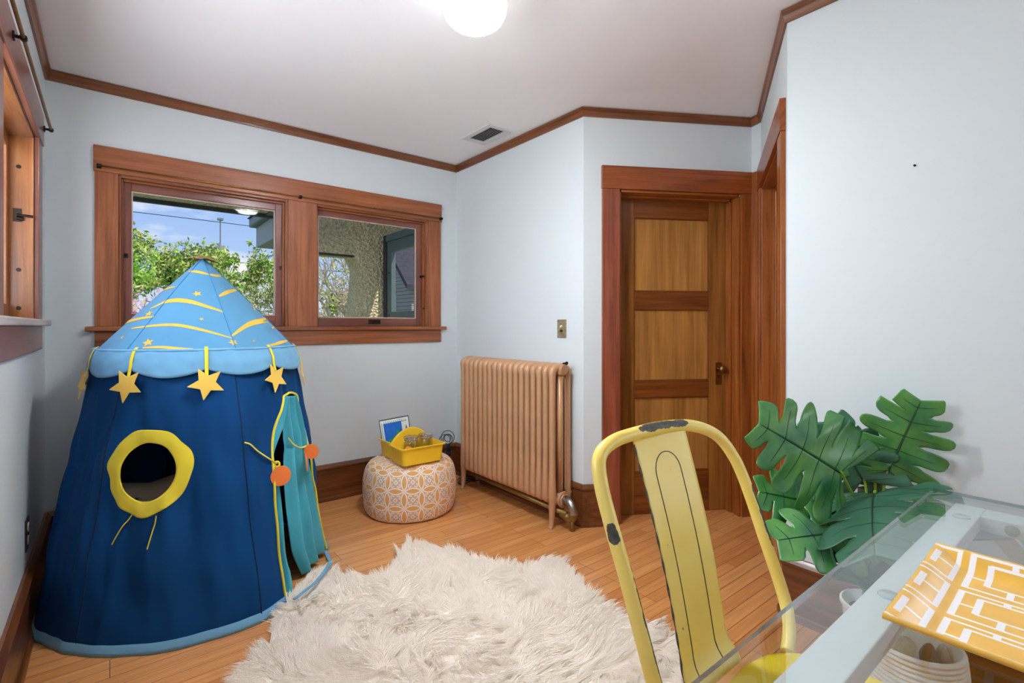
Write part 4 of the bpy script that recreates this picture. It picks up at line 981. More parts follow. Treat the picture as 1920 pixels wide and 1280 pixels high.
# cushions inside
def pillow(name, c_, hx, hz, hy, yaw, tilt, mat, label, corner=.6):
    g = MB(); Rm = Matrix.Rotation(yaw, 3, 'Z') @ Matrix.Rotation(tilt, 3, 'X')
    def f(sgn):
        def ff(u_, v_):
            x, y = 2 * u_ - 1, 2 * v_ - 1
            t_ = (max(0, 1 - abs(x) ** 2.4) * max(0, 1 - abs(y) ** 2.4)) ** .5
            k = 1 - .10 * (1 - abs(x)) * y * y - .10 * 0; k2 = 1 - .10 * (1 - abs(y)) * x * x
            return Vector(c_) + Rm @ Vector((x * hx * k2, sgn * t_ * hy, y * hz * k))
        return ff
    g.grid(f(1), 18, 18); g.grid(f(-1), 18, 18)
    return tag(g.build(name, mat, smooth=True), label, 'cushion')
pillow('cushion', (.135, 2.60, .265), .125, .263, .07, R(6), R(-4), plain('beige_plush', (228, 212, 188), .9), 'beige cushion propped up inside the tent, seen through its round window')
pillow('cushion', (.13, 2.47, .242), .055, .241, .03, R(-14), R(-3), plain('grey_plush', (182, 184, 198), .9), 'grey cushion inside the tent in front of the beige cushion')
# ================================================================== METAL CHAIR
ch = thing('metal_chair', 'distressed yellow metal chair with curved back, in front of the door', 'chair', (1.04, .36, 0))
m, t, b = new_mat('worn_yellow_paint')
c = N(t, 'ShaderNodeTexCoord'); n1 = N(t, 'ShaderNodeTexNoise'); n1.inputs['Scale'].default_value = 38; n1.inputs['Detail'].default_value = 5; n1.inputs['Roughness'].default_value = .6; t.links.new(c.outputs['Object'], n1.inputs['Vector'])
r1 = N(t, 'ShaderNodeValToRGB'); r1.color_ramp.elements[0].position = .705; r1.color_ramp.elements[1].position = .715; t.links.new(n1.outputs['Fac'], r1.inputs[0])
n2 = N(t, 'ShaderNodeTexNoise'); n2.inputs['Scale'].default_value = 5; t.links.new(c.outputs['Object'], n2.inputs['Vector'])
r2 = N(t, 'ShaderNodeValToRGB'); r2.color_ramp.elements[0].position = .35; r2.color_ramp.elements[0].color = rgba((244, 214, 100)); r2.color_ramp.elements[1].position = .65; r2.color_ramp.elements[1].color = rgba((252, 230, 132)); t.links.new(n2.outputs['Fac'], r2.inputs[0])
mx = N(t, 'ShaderNodeMix', data_type='RGBA'); t.links.new(r1.outputs[0], mx.inputs[0]); t.links.new(r2.outputs[0], mx.inputs[6]); mx.inputs[7].default_value = rgba((92, 84, 66)); t.links.new(mx.outputs[2], b.inputs['Base Color'])
sock(b, 'Roughness', .34); sock(b, 'Specular IOR Level', .5)
M_CHAIR = m; M_BARE = plain('bare_dark_steel', (86, 84, 78), .5, .5, var=.3, vscale=80); M_SEAT = plain('seat_yellow_paint', (238, 208, 40), .3, coat=.3)
def hp(x, z, d=0): return Vector((x, .535 + (z - .455) * .3763 + d, z))
hoop = [hp(.845, .398, .0), hp(.80, .432), hp(.783, .48), hp(.781, .574), hp(.781, .678), hp(.778, .772), hp(.780, .845), hp(.797, .892), hp(.848, .914), hp(.928, .921), hp(1.03, .922), hp(1.155, .911), hp(1.25, .876), hp(1.297, .817), hp(1.312, .743), hp(1.312, .63), hp(1.312, .528), hp(1.306, .47), hp(1.285, .43), hp(1.245, .398)]
P = smooth_path(hoop, 60); SEG = 80
g = MB(); g.tube(P, .0148, SEG)
def wear(lo, hi, dirv, amt, ph):
    ids = [i for i in range(len(P) - 1) if lo(P[i]) and hi(P[i])]; i0, i1 = min(ids), max(ids)
    def edgef(i): t_ = (i - i0) / max(1, i1 - i0); return max(0, abs(t_ - .5) * 2 - .55) ** 2 * 3
    for i in range(len(P) - 1):
        if not (lo(P[i]) and hi(P[i])): continue
        T = (P[i + 1] - P[i]).normalized(); d = Vector(dirv); d = (d - T * d.dot(T)).normalized()
        for j in range(SEG):
            f = g.f[i * SEG + j]; ctr = sum((Vector(g.v[k]) for k in f), Vector()) / 4; nn = (ctr - (P[i] + P[i + 1]) / 2).normalized()
            if nn.dot(d) > amt + .13 * noise.noise((i * .048, ph, 0)) * 2 + .16 * noise.noise((i * .16, j * .18, ph)) + .5 * edgef(i): g.mi[i * SEG + j] = 1
wear(lambda p: p.z > .9, lambda p: .93 < p.x < 1.12, (-.3, -.75, .75), .72, 0)
wear(lambda p: p.x < .85, lambda p: .44 < p.z < .70, (.95, -.25, .1), .5, 1)
wear(lambda p: p.x < .85, lambda p: .735 < p.z < .775, (-.8, -.6, 0), .75, 2)
wear(lambda p: p.x > 1.2, lambda p: .60 < p.z < .745, (.85, -.5, .25), .30, 3)
g.build('back_hoop', [M_CHAIR, M_BARE], ch, smooth=True)
# splat
def spl(u_, v_):
    z = .914 - v_ * .484; cx = 1.017 - .040 * v_; hw = .101 - .017 * v_ + .012 * sstep(.86, 1, v_)
    y = .7075 - v_ * .150 - .012 * math.sin(PI * v_) + .0 + (-.02) * sstep(.9, 1, v_)
    x = (u_ - .5) * 2
    return Vector((cx + x * hw, y + .010 * x * x * -1 * 0 + .004 * (1 - x * x), z + (.005 * x)))
g = MB(); g.grid(spl, 24, 44); g.build('back_splat', M_CHAIR, ch, smooth=True, solid=.0022)
gl = []
for i in range(60):
    u_ = i / 59
    if u_ < .40: q = (.26, .96 - u_ / .40 * .78)
    elif u_ > .60: q = (.74, .18 + (u_ - .60) / .40 * .78)
    else: a = PI * (1 - (u_ - .40) / .20); q = (.5 + .24 * math.cos(a), .18 - .09 * math.sin(a))
    gl.append(spl(*q) + Vector((0, -.0016, 0)))
o = MB().tube(gl, .0011, 6).build('groove', M_BARE, ch, smooth=True); o['label'] = 'dark pressed groove outline'
for u_ in (.0,):
    o = MB().tube([spl(u_, v_) + Vector((-.0006, -.0005, 0)) for v_ in np.linspace(.02, 1, 40)], [.0018 + .001 * math.sin(i * 1.7) for i in range(40)], 6).build('worn_edge', M_BARE, ch, smooth=True); o['label'] = 'bare dark steel edge'
# seat
SCX, SCY, SZ = 1.045, .335, .432
def sup(r_, a, hx=.2, hy=.195, n=2.6):
    c_, s_ = math.cos(a), math.sin(a)
    k = (abs(c_) ** n + abs(s_) ** n) ** (-1 / n); return (SCX + hx * k * c_ * r_, SCY + hy * k * s_ * r_)
rings = [(.0001, -.010), (.35, -.009), (.7, -.004), (.92, 0), (.975, 0), (1, -.006), (1.0, -.03), (.96, -.032), (.95, -.012), (.5, -.02), (.0001, -.02)]
g = MB(); g.grid(lambda u_, v_: (lambda k: sup(rings[k][0], 2 * PI * u_) + (SZ + rings[k][1],))(int(round(v_ * (len(rings) - 1)))), 64, len(rings) - 1, closed_u=True)
g.build('seat', M_SEAT, ch, smooth=True, auto=50)
for sx_, sy_ in ((-1, 1), (1, 1), (-1, -1), (1, -1)):
    g = MB(); x0, y0 = SCX + sx_ * .155, SCY + sy_ * .15; x1, y1 = SCX + sx_ * .205, SCY + sy_ * .225
    g.tube([(x0, y0, SZ - .03), (x1, y1, .006)], [.021, .014], 14, flat=.8); g.tube([(x1, y1, .012), (x1, y1, 0)], .016, 12)
    g.build('leg', M_CHAIR, ch, smooth=True)
g = MB()
for a, b_ in (((-1, -1), (1, 1)), ((-1, 1), (1, -1))): g.tube([(SCX + a[0] * .165, SCY + a[1] * .165, .33), (SCX, SCY, .365), (SCX + b_[0] * .165, SCY + b_[1] * .165, .33)], .007, 8)
g.build('leg_brace', M_CHAIR, ch, smooth=True)

# ================================================================== DESK
dk = thing('glass_desk', 'white-framed desk with a clear glass top at lower right', 'desk', (1.0, -.05, 0))
GX0, GX1, GY0, GY1 = .28, 1.665, -.46, .327
M_TOPG = thin_glass('desk_glass', (.95, .98, .975), 1.5)
m, t, b = new_mat('glass_edge_green'); sock(b, 'Base Color', rgba((94, 128, 134))); sock(b, 'Roughness', .15); sock(b, 'Transmission Weight', .35)
g = MB(); z0, z1 = .737, .745
g.add([(GX0, GY0, z1), (GX1, GY0, z1), (GX1, GY1, z1), (GX0, GY1, z1), (GX0, GY0, z0), (GX1, GY0, z0), (GX1, GY1, z0), (GX0, GY1, z0)], [(0, 1, 2, 3), (4, 5, 6, 7)], None, 0)
g.add([(GX0, GY0, z1), (GX1, GY0, z1), (GX1, GY1, z1), (GX0, GY1, z1), (GX0, GY0, z0), (GX1, GY0, z0), (GX1, GY1, z0), (GX0, GY1, z0)], [(0, 1, 5, 4), (1, 2, 6, 5), (2, 3, 7, 6), (3, 0, 4, 7)], None, 1)
g.build('glass_top', [M_TOPG, m], dk)
zt, zb_ = .7335, .700; fx0, fx1, fy0, fy1 = .36, 1.610, -.41, .275
for a in ((fx0, .220, fx1, fy1), (fx0, fy0, fx1, fy0 + .055), (fx0, fy0 + .055, fx0 + .072, .220), (1.537, fy0 + .055, fx1, .220)):
    MB().box(a[0], a[1], zb_, a[2], a[3], zt).build('frame_beam', M_WHITE, dk, bevel=.002)
for x, y in ((.971, .246), (1.50, .246), (.50, .246), (.971, -.385), (1.50, -.385)):
    g = MB(); g.lathe([(.0005, 0), (.016, 0), (.014, .0032), (.0005, .0032)], 24, (x, y, .7335)); o = g.build('clear_pad', plain('pad_clear', (206, 216, 214), .15) if 'pad_clear' not in MATS else MATS['pad_clear'], dk, smooth=True)
g = MB(); g.disc((1.5355, .168, .717), (-1, 0, 0), .0125, .004, 28); g.disc((1.534, .168, .717), (-1, 0, 0), .009, .005, 28); g.disc((1.532, .168, .717), (-1, 0, 0), .005, .004, 6)
o = g.build('bolt', M_STEEL, dk, bevel=.0008); o['label'] = 'round steel bolt'
for x in (.40, 1.573):
    for a, b_ in ((.20, -.36), (-.36, .20)):
        off = .012 if a > 0 else -.012
        g = MB(); A, B = Vector((x + off, a, zb_)), Vector((x + off, b_, 0)); d = (B - A).normalized(); s_ = Vector((0, d.z, -d.y)) * .018
        p = [A + s_ + Vector((-.011, 0, 0)), A - s_ + Vector((-.011, 0, 0)), B - s_ + Vector((-.011, 0, 0)), B + s_ + Vector((-.011, 0, 0))]; q = [v + Vector((.022, 0, 0)) for v in p]
        g.add(p + q, [(0, 1, 2, 3), (7, 6, 5, 4), (0, 4, 5, 1), (1, 5, 6, 2), (2, 6, 7, 3), (3, 7, 4, 0)]); g.build('leg', M_WHITE, dk, bevel=.001)
M_GUS = plain('gusset_grey', (150, 156, 160), .5)
for x, y, sx_, sy_ in ((1.548, .225, -1, -1), (.424, .225, 1, -1), (1.548, -.36, -1, 1), (.424, -.36, 1, 1)):
    g = MB(); g.prism([(0, 0), (.085 * sx_, 0), (0, .06 * sy_)], lambda a, b_: (x + a, y + b_, .696), lambda a, b_: (x + a, y + b_, .700)); o = g.build('corner_gusset', M_GUS, dk); o['label'] = 'grey triangular corner gusset'

# ================================================================== PLATTER
TLp, BLp, side = Vector((1.157, .224)), Vector((.813, .214)), .345
eu = (TLp - BLp).normalized(); ev = Vector((eu.y, -eu.x))
def plp(u_, v_, dz=0):
    q = BLp + eu * (u_ * side) + ev * (v_ * side)
    a = max(abs(u_ - .5), abs(v_ - .5)) * 2; h = .0215 * sstep(.70, 1.0, a) ** 1.1 + .003 * abs(u_ - .5) * abs(v_ - .5) * 4
    return Vector((q.x, q.y, .7518 + h + dz))
def white(u_, v_):
    r_ = (u_ * 3) % 1; v_ = min(v_, 1 - v_) / .43
    if u_ < .012 or u_ > .988: return False
    inr = lambda a, b_, c_, d_: a < r_ < b_ and c_ < v_ < d_
    if inr(.05, .95, .205, .255) or inr(.05, .95, .325, .38): return True
    if inr(.05, .105, .0, .22) or inr(.895, .95, .0, .22): return True
    if inr(.05, .10, .36, 1) or inr(.90, .95, .36, 1): return True
    if inr(.27, .75, .030, .085) or inr(.48, .525, .08, .21): return True
    if inr(.475, .515, .37, .50) or inr(.30, .82, .48, .535): return True
    if inr(.78, .825, .50, .96) or inr(.28, .325, .50, .96) or inr(.30, .82, .92, .97): return True
    if inr(.82, .92, .66, .72) or inr(.06, .30, .66, .72): return True
    return False
pt_ = thing('square_platter', 'square yellow and white fretwork ceramic platter on the glass desk', 'platter', (plp(.5, .5).x, plp(.5, .5).y, .745))
g = MB(); g.grid(plp, 210, 210, mi=lambda u_, v_: 1 if white(u_, v_) else 0)
g.build('plate', [plain('yellow_glaze', (240, 186, 76), .32, coat=.2, var=.08, vscale=18), plain('white_glaze', (246, 240, 240), .32, coat=.2)], pt_, smooth=True, solid=.0062).modifiers['thickness'].offset = -1

# ================================================================== MONSTERA
PX, PY = 2.015, .553
pl_ = thing('monstera_plant', 'green split-leaf monstera plant between the desk and the blank wall', 'potted plant', (PX, PY, 0))
g = MB(); g.lathe([(.0005, 0), (.062, 0), (.068, .01), (.092, .205), (.098, .215), (.098, .226), (.092, .228), (.088, .215), (.075, .19), (.0005, .19)], 40, (PX, PY, 0), caps=False); o = g.build('pot', plain('white_pot', (236, 236, 234), .4), pl_, smooth=True, auto=50); o['label'] = 'white tapered pot'
g = MB(); g.lathe([(.0005, .19), (.074, .192), (.072, .198), (.0005, .202)], 24, (PX, PY, 0)); g.build('soil', plain('dark_soil', (74, 60, 48), .95, bump=.5, bscale=80), pl_)
g = MB(); g.lathe([(.030, .19), (.034, .22), (.030, .27), (.033, .31), (.027, .345), (.0005, .355)], 18, (PX - .01, PY, 0)); o = g.build('trunk', plain('fibre_trunk', (150, 138, 122), .95, bump=.6, bscale=120, var=.25, vscale=60), pl_, smooth=True)
m, t, b = new_mat('monstera_green')
c = N(t, 'ShaderNodeTexCoord'); n1 = N(t, 'ShaderNodeTexNoise'); n1.inputs['Scale'].default_value = 9; n1.inputs['Detail'].default_value = 3; t.links.new(c.outputs['Object'], n1.inputs['Vector'])
r1 = N(t, 'ShaderNodeValToRGB'); e = r1.color_ramp.elements; e[0].position = .3; e[0].color = rgba((40, 112, 66)); e[1].position = .72; e[1].color = rgba((104, 168, 76)); t.links.new(n1.outputs['Fac'], r1.inputs[0]); t.links.new(r1.outputs[0], b.inputs['Base Color'])
sock(b, 'Roughness', .26); sock(b, 'Specular IOR Level', .75); sock(b, 'Sheen Weight', .0)
M_LEAF = m
M_LEAFD = plain('monstera_dark_green', (56, 104, 78), .35, spec=.6, var=.2, vscale=10)
M_VEIN = plain('leaf_vein', (26, 62, 36), .5)
M_STEM = plain('petiole_green', (142, 172, 52), .45)
def leaf(base, tip, hint, hw, nl=6, cup=.12, droop=.12, seed=0, mat=None, back=.16, slit=.63):
    rr3 = random.Random(seed); base, tip = Vector(base), Vector(tip); hw *= 1.36; back *= 1.45; Yd = tip - base; Ln = Yd.length; Yd.normalize()
    Nn = Vector(hint); Nn = (Nn - Yd * Nn.dot(Yd)).normalized(); Xd = Yd.cross(Nn)
    def place(x, y):                                                 # flat leaf coordinates -> space
        s_ = y / Ln; z = -cup * x * x / hw * .9 - droop * Ln * max(0, s_) ** 2 + .010 * math.sin(s_ * 13 + x * 30 + seed) * abs(x) / hw
        return base + Yd * y + Xd * x + Nn * z
    g = MB()
    def margin(k): return hw * (.10 + .92 * math.sin(PI * (.17 + .83 * k ** .8)) ** .55) if k < .999 else hw * .1
    clos = {q: [rr3.random() < .22 for _ in range(nl + 1)] for q in (-1, 1)}
    for sd in (-1, 1):
        ed = [-back + (1 + back) * (i + (rr3.uniform(-.10, .10) if 0 < i < nl else 0)) / nl for i in range(nl + 1)]
        for i in range(nl):
            s0 = 1 - slit + rr3.uniform(-.08, .10); glo = 0 if i == 0 or clos[sd][i] else rr3.uniform(.06, .10); ghi = 0 if i == nl - 1 or clos[sd][i + 1] else rr3.uniform(.06, .10)
            def f(u_, v_, i=i, s0=s0, gl_=glo, gh=ghi):
                w = sstep(s0, min(1, s0 + .14), u_) * (1 + .5 * (u_ - s0)); k0, k1 = ed[i], ed[i + 1]; dk_ = k1 - k0
                q = max(0, (u_ - .74) / .26); end = .32 * (1 - math.sqrt(max(0, 1 - q * q))) * (1 if i < nl - 1 else .5)
                lo_ = k0 + dk_ * (gl_ * w + end * (1 if gl_ else 0)); hi_ = k1 - dk_ * (gh * w + end * (.7 if gh else 0))
                k = lo_ + (hi_ - lo_) * v_; kk = max(0, min(1, (k + back) / (1 + back)))
                kc = max(0, min(1, ((k0 + k1) / 2 + back) / (1 + back))); ww = .75 * sstep(s0 * .9, 1, u_); mg = margin(kc) * ww + margin(kk) * (1 - ww); ang_ = -.62 + 1.30 * (kc * ww + kk * (1 - ww))
                root = max(0, k) * Ln
                x = mg * u_; y = root + (k * Ln - root) * u_ + math.sin(ang_) * mg * (u_ * .42 + u_ * u_ * .24)
                return place(sd * x, y)
            g.grid(f, 20, 8)
    vn = MB(); vn.tube([place(0, Ln * s_) + Nn * .0012 for s_ in np.linspace(0, .98, 16)], [.0026 - .0018 * i / 15 for i in range(16)], 6)
    for sd in (-1, 1):
        for i in range(nl):
            k = -back + (1 + back) * (i + .5) / nl; kk = (k + back) / (1 + back); mg = margin(kk); ang_ = -.62 + 1.30 * kk
            pts = [place(sd * mg * u_, max(0, k) * Ln + (k * Ln - max(0, k) * Ln) * u_ + math.sin(ang_) * mg * (u_ * .42 + u_ * u_ * .24)) + Nn * .0008 for u_ in np.linspace(0, .72, 8)]
            vn.tube(pts, [.0014 - .001 * j / 7 for j in range(8)], 5)
    lf = g.build('leaf', mat or M_LEAF, pl_, smooth=True, solid=.0009)
    vn.build('vein', M_VEIN, lf, smooth=True)
    st0 = Vector((PX - .01 + rr3.uniform(-.012, .012), PY + rr3.uniform(-.012, .012), .33)); mid = (st0 + base) / 2 + Vector((0, 0, .04)) - Yd * .02
    g = MB(); g.tube(smooth_path([st0, mid, base - Yd * .015 - Nn * .004, base], 6), .0042, 8); g.build('petiole', M_STEM, pl_, smooth=True)
    return lf
TO = (-.82, -.35, .45)
leaf((1.797, 0.583, 0.702), (1.563, 0.707, 0.865), TO, 0.125, 6, 0.1, 0.1, 1, M_LEAF, 0.16)
leaf((1.985, 0.577, 0.644), (1.935, 0.668, 0.832), (-.9,-.1,.35), 0.095, 4, 0.1, 0.05, 2, M_LEAFD, 0.12)
leaf((2.013, 0.512, 0.686), (2.023, 0.427, 0.926), (-.8,-.5,.1), 0.108, 6, 0.08, 0.02, 3, M_LEAF, 0.14)
leaf((1.857, 0.509, 0.643), (1.574, 0.455, 0.624), (-.42,.26,.9), 0.145, 5, 0.28, 0.25, 4, M_LEAFD, 0.2)
leaf((1.850, 0.515, 0.527), (1.549, 0.654, 0.550), (-.6,-.3,.75), 0.1, 5, 0.12, 0.1, 5, M_LEAF, 0.14)
leaf((1.838, 0.627, 0.571), (1.648, 0.754, 0.635), (-.7,-.4,.55), 0.085, 5, 0.1, 0.1, 6, M_LEAF, 0.08)
leaf((2.025, 0.554, 0.591), (2.001, 0.547, 0.716), (-.9,-.3,.0), 0.036, 3, 0.3, 0.0, 7, M_LEAFD, 0.05)
leaf((2.000, 0.555, 0.698), (1.968, 0.604, 0.806), (-.92,-.15,.2), 0.042, 4, 0.1, 0.1, 8, M_LEAF, 0.1)
leaf((1.866, 0.490, 0.498), (1.658, 0.489, 0.443), (-.6,-.3,.75), 0.105, 5, 0.12, 0.1, 9, M_LEAFD, 0.14)
leaf((1.955, 0.480, 0.480), (2.062, 0.390, 0.555), (-.5,-.3,.8), 0.042, 5, 0.1, 0.15, 10, M_LEAF, 0.14)
# ================================================================== ROPE BASKET AND WHAT IS IN IT
BX, BY = 1.805, .395
bk = thing('rope_basket', 'white coiled rope basket on the floor under the desk', 'basket', (BX, BY, 0))
prof = [(.0005, 0), (.088, 0)]
nr = 20
for i in range(nr):
    z = .0066 + i * .0131; r_ = .098 + .016 * math.sin(PI * min(1, z / .262 * .85)) 
    for k in range(5):
        a = -PI / 2 + PI * k / 4; prof.append((r_ + .0062 * math.cos(a), z + .0062 * math.sin(a)))
inner = [(.100, .262), (.094, .2), (.09, .02), (.0005, .012)]
m, t, b = new_mat('cotton_rope'); c = N(t, 'ShaderNodeTexCoord'); wv = N(t, 'ShaderNodeTexNoise'); wv.inputs['Scale'].default_value = 260; t.links.new(c.outputs['Object'], wv.inputs['Vector']); bp = N(t, 'ShaderNodeBump'); bp.inputs['Strength'].default_value = .6; bp.inputs['Distance'].default_value = .004; t.links.new(wv.outputs['Fac'], bp.inputs['Height']); t.links.new(bp.outputs[0], b.inputs['Normal']); sock(b, 'Base Color', rgba((246, 240, 230))); sock(b, 'Roughness', .9)
g = MB(); g.lathe(prof + inner, 56, (BX, BY, 0), caps=False); g.build('wall', m, bk, smooth=True)
def blob(name, c_, r3, rot, mat, label, cat, bumps=0):
    g = MB(); Rm = Matrix.Rotation(rot[2], 3, 'Z') @ Matrix.Rotation(rot[1], 3, 'Y') @ Matrix.Rotation(rot[0], 3, 'X')
    def f(u_, v_):
        a, p_ = 2 * PI * u_, PI * v_; d = Vector((math.sin(p_) * math.cos(a), math.sin(p_) * math.sin(a), math.cos(p_)))
        k = 1 + bumps * noise.noise(d * 6); k2 = .72 + .28 * sstep(-1, .6, d.z)
        return Vector(c_) + Rm @ Vector((d.x * r3[0] * k * k2, d.y * r3[1] * k * k2, d.z * r3[2]))
    g.grid(f, 28, 18, closed_u=True); return tag(g.build(name, mat, smooth=True), label, cat)
M_WOV = plain('woven_cream', (206, 196, 172), .8, bump=.6, bscale=150, var=.12, vscale=90)
blob('woven_gourd', (BX - .035, BY + .03, .19), (.042, .042, .10), (.25, -.2, 0), M_WOV, 'pale woven gourd rattle at the left in the rope basket', 'rattle', .05)
blob('wooden_egg', (BX + .012, BY - .02, .175), (.026, .026, .085), (.1, .1, 0), plain('dull_brown_shell', (122, 92, 60), .6, var=.2, vscale=30), 'brown wooden rattle in the middle of the rope basket', 'rattle', .04)
blob('fabric_roll', (BX + .055, BY - .05, .17), (.022, .022, .085), (0, 0, .3), plain('pale_fabric', (190, 182, 166), .9, bump=.4, bscale=120), 'pale fabric roll at the right in the rope basket', 'fabric')
# ================================================================== OUTSIDE
ob = MB().box(-30, 3.6, -.9, 40, 60, -.8).build('lawn', plain('lawn_green', (110, 140, 70), .95, var=.2, vscale=2)); struct(ob, 'green lawn outside, below the window sills', 'ground')
m, t, b = new_mat('rough_stucco')
c = N(t, 'ShaderNodeTexCoord'); n1 = N(t, 'ShaderNodeTexVoronoi'); n1.inputs['Scale'].default_value = 42; t.links.new(c.outputs['Object'], n1.inputs['Vector'])
n2 = N(t, 'ShaderNodeTexNoise'); n2.inputs['Scale'].default_value = 60; n2.inputs['Detail'].default_value = 4; t.links.new(c.outputs['Object'], n2.inputs['Vector'])
r1 = N(t, 'ShaderNodeValToRGB'); e = r1.color_ramp.elements; e[0].position = .32; e[0].color = rgba((200, 178, 132)); e[1].position = .62; e[1].color = rgba((252, 238, 196)); t.links.new(n2.outputs['Fac'], r1.inputs[0]); t.links.new(r1.outputs[0], b.inputs['Base Color']); sock(b, 'Roughness', .95)
bp = N(t, 'ShaderNodeBump'); bp.inputs['Strength'].default_value = 1; bp.inputs['Distance'].default_value = .03; t.links.new(n1.outputs['Distance'], bp.inputs['Height']); t.links.new(bp.outputs[0], b.inputs['Normal'])
M_STUC = m; M_FASC = plain('grey_green_paint', (96, 112, 114), .5); M_DKTRIM = plain('dark_eave_edge', (54, 54, 54), .6); M_SHING = plain('dark_shingles', (62, 58, 66), .9, var=.3, vscale=14, bump=.6, bscale=30)
def rough(mb_obj):
    return mb_obj
ev = thing('trim_12', 'stucco eave soffit above the left window outside', 'eave', (.3, 4.0, 2.05), kind='structure')
MB().box(-1.5, 3.56, 2.075, 1.25, 4.40, 2.15).build('soffit', M_STUC, ev)
MB().box(-1.5, 4.40, 2.047, 1.25, 4.44, 2.16).build('dark_edge', M_DKTRIM, ev)  # dark strip along the outer edge of the soffit
pw = thing('wall_porch', 'rough tan stucco porch wall with a wide opening outside the right window', 'porch wall', (2.0, 5.1, -.8), kind='structure')
g = MB()
# lintel with an eased underside and a pier that flares toward the sill
pts = []
def porchx(z): return 2.005 - .05 * sstep(1.75, 1.15, z)
g.box(1.36, 5.0, 1.885, 2.36, 5.28, 2.9); g.build('lintel', M_STUC, pw)
g = MB(); zs = np.linspace(-.8, 1.885, 24)
L_ = [(porchx(z) + (-.06 * sstep(1.78, 1.885, z)), z) for z in zs]
g.prism(L_ + [(2.36, 1.885), (2.36, -.8)], lambda x, z: (x, 5.0, z), lambda x, z: (x, 5.28, z)); g.build('pier', M_STUC, pw)
g = MB(); g.prism([(1.36, -.8), (1.5, -.8), (1.44, 1.2), (1.42, 1.895), (1.36, 1.895)], lambda x, z: (x, 5.0, z), lambda x, z: (x, 5.28, z)); g.build('pier', M_STUC, pw)
g = MB(); g.box(1.36, 4.995, 1.872, 1.945, 5.06, 1.888); g.build('dark_edge', M_DKTRIM, pw)  # dark strip along the lower edge of the lintel
# side wall of the porch holding the green sash
sw = thing('wall_side', 'rough stucco side wall around the grey-green sash outside', 'porch wall', (2.5, 4.5, -.8), kind='structure')
MB().box(2.30, 3.56, 2.12, 2.36, 5.0, 2.9).build('stucco', M_STUC, sw); MB().box(2.30, 3.56, -.8, 2.36, 5.0, 1.05).build('stucco', M_STUC, sw)
MB().box(1.3, 3.56, 2.86, 2.5, 5.3, 2.95).build('porch_ceiling', M_STUC, sw)
ws = thing('window_4', 'grey-green sash on the porch side wall seen through the right window', 'window', (2.29, 4.6, 1.06), kind='structure')
for nm, a in (('stile', (4.83, 1.06, 4.93, 2.05)), ('stile', (3.9, 1.06, 4.0, 2.05)), ('top_rail', (4.0, 1.94, 4.83, 2.05)), ('bottom_rail', (4.0, 1.245, 4.83, 1.315)), ('lower_rail', (4.0, 1.06, 4.83, 1.13))):
    MB().box(2.275, a[0], a[1], 2.325, a[2], a[3]).build(nm, M_FASC, ws, bevel=.004)
MB().box(2.26, 4.93, 1.05, 2.35, 4.998, 2.12).build('outer_frame', M_DKTRIM, ws, bevel=.004); MB().box(2.26, 3.8, 2.05, 2.35, 4.93, 2.12).build('outer_frame', M_FASC, ws, bevel=.004)
MB().box(2.297, 3.98, 1.12, 2.301, 4.85, 1.95).build('pane', M_GLASS, ws)
for z in (1.28, 1.72): MB().disc((2.274, 4.88, z), (-1, 0, 0), .012, .006, 12).build('screw', M_DKTRIM, ws)
gr = thing('porch_roof', 'grey-green gutter and roof eave jutting in at the right of the left window', 'roof eave', (1.3, 4.9, 1.9))
g = MB(); g.box(.985, 4.15, 2.06, 1.06, 5.05, 2.14); g.build('gutter', M_FASC, gr, bevel=.012)
g = MB(); g.box(1.04, 4.15, 1.88, 1.22, 5.02, 2.06); g.build('fascia', plain('pale_grey_fascia', (142, 152, 156), .6), gr, bevel=.004)
g = MB(); g.prism([(.97, 2.14), (1.22, 2.14), (1.22, 2.34)], lambda x, z: (x, 4.15, z), lambda x, z: (x, 5.06, z)); g.build('shingles', M_SHING, gr)
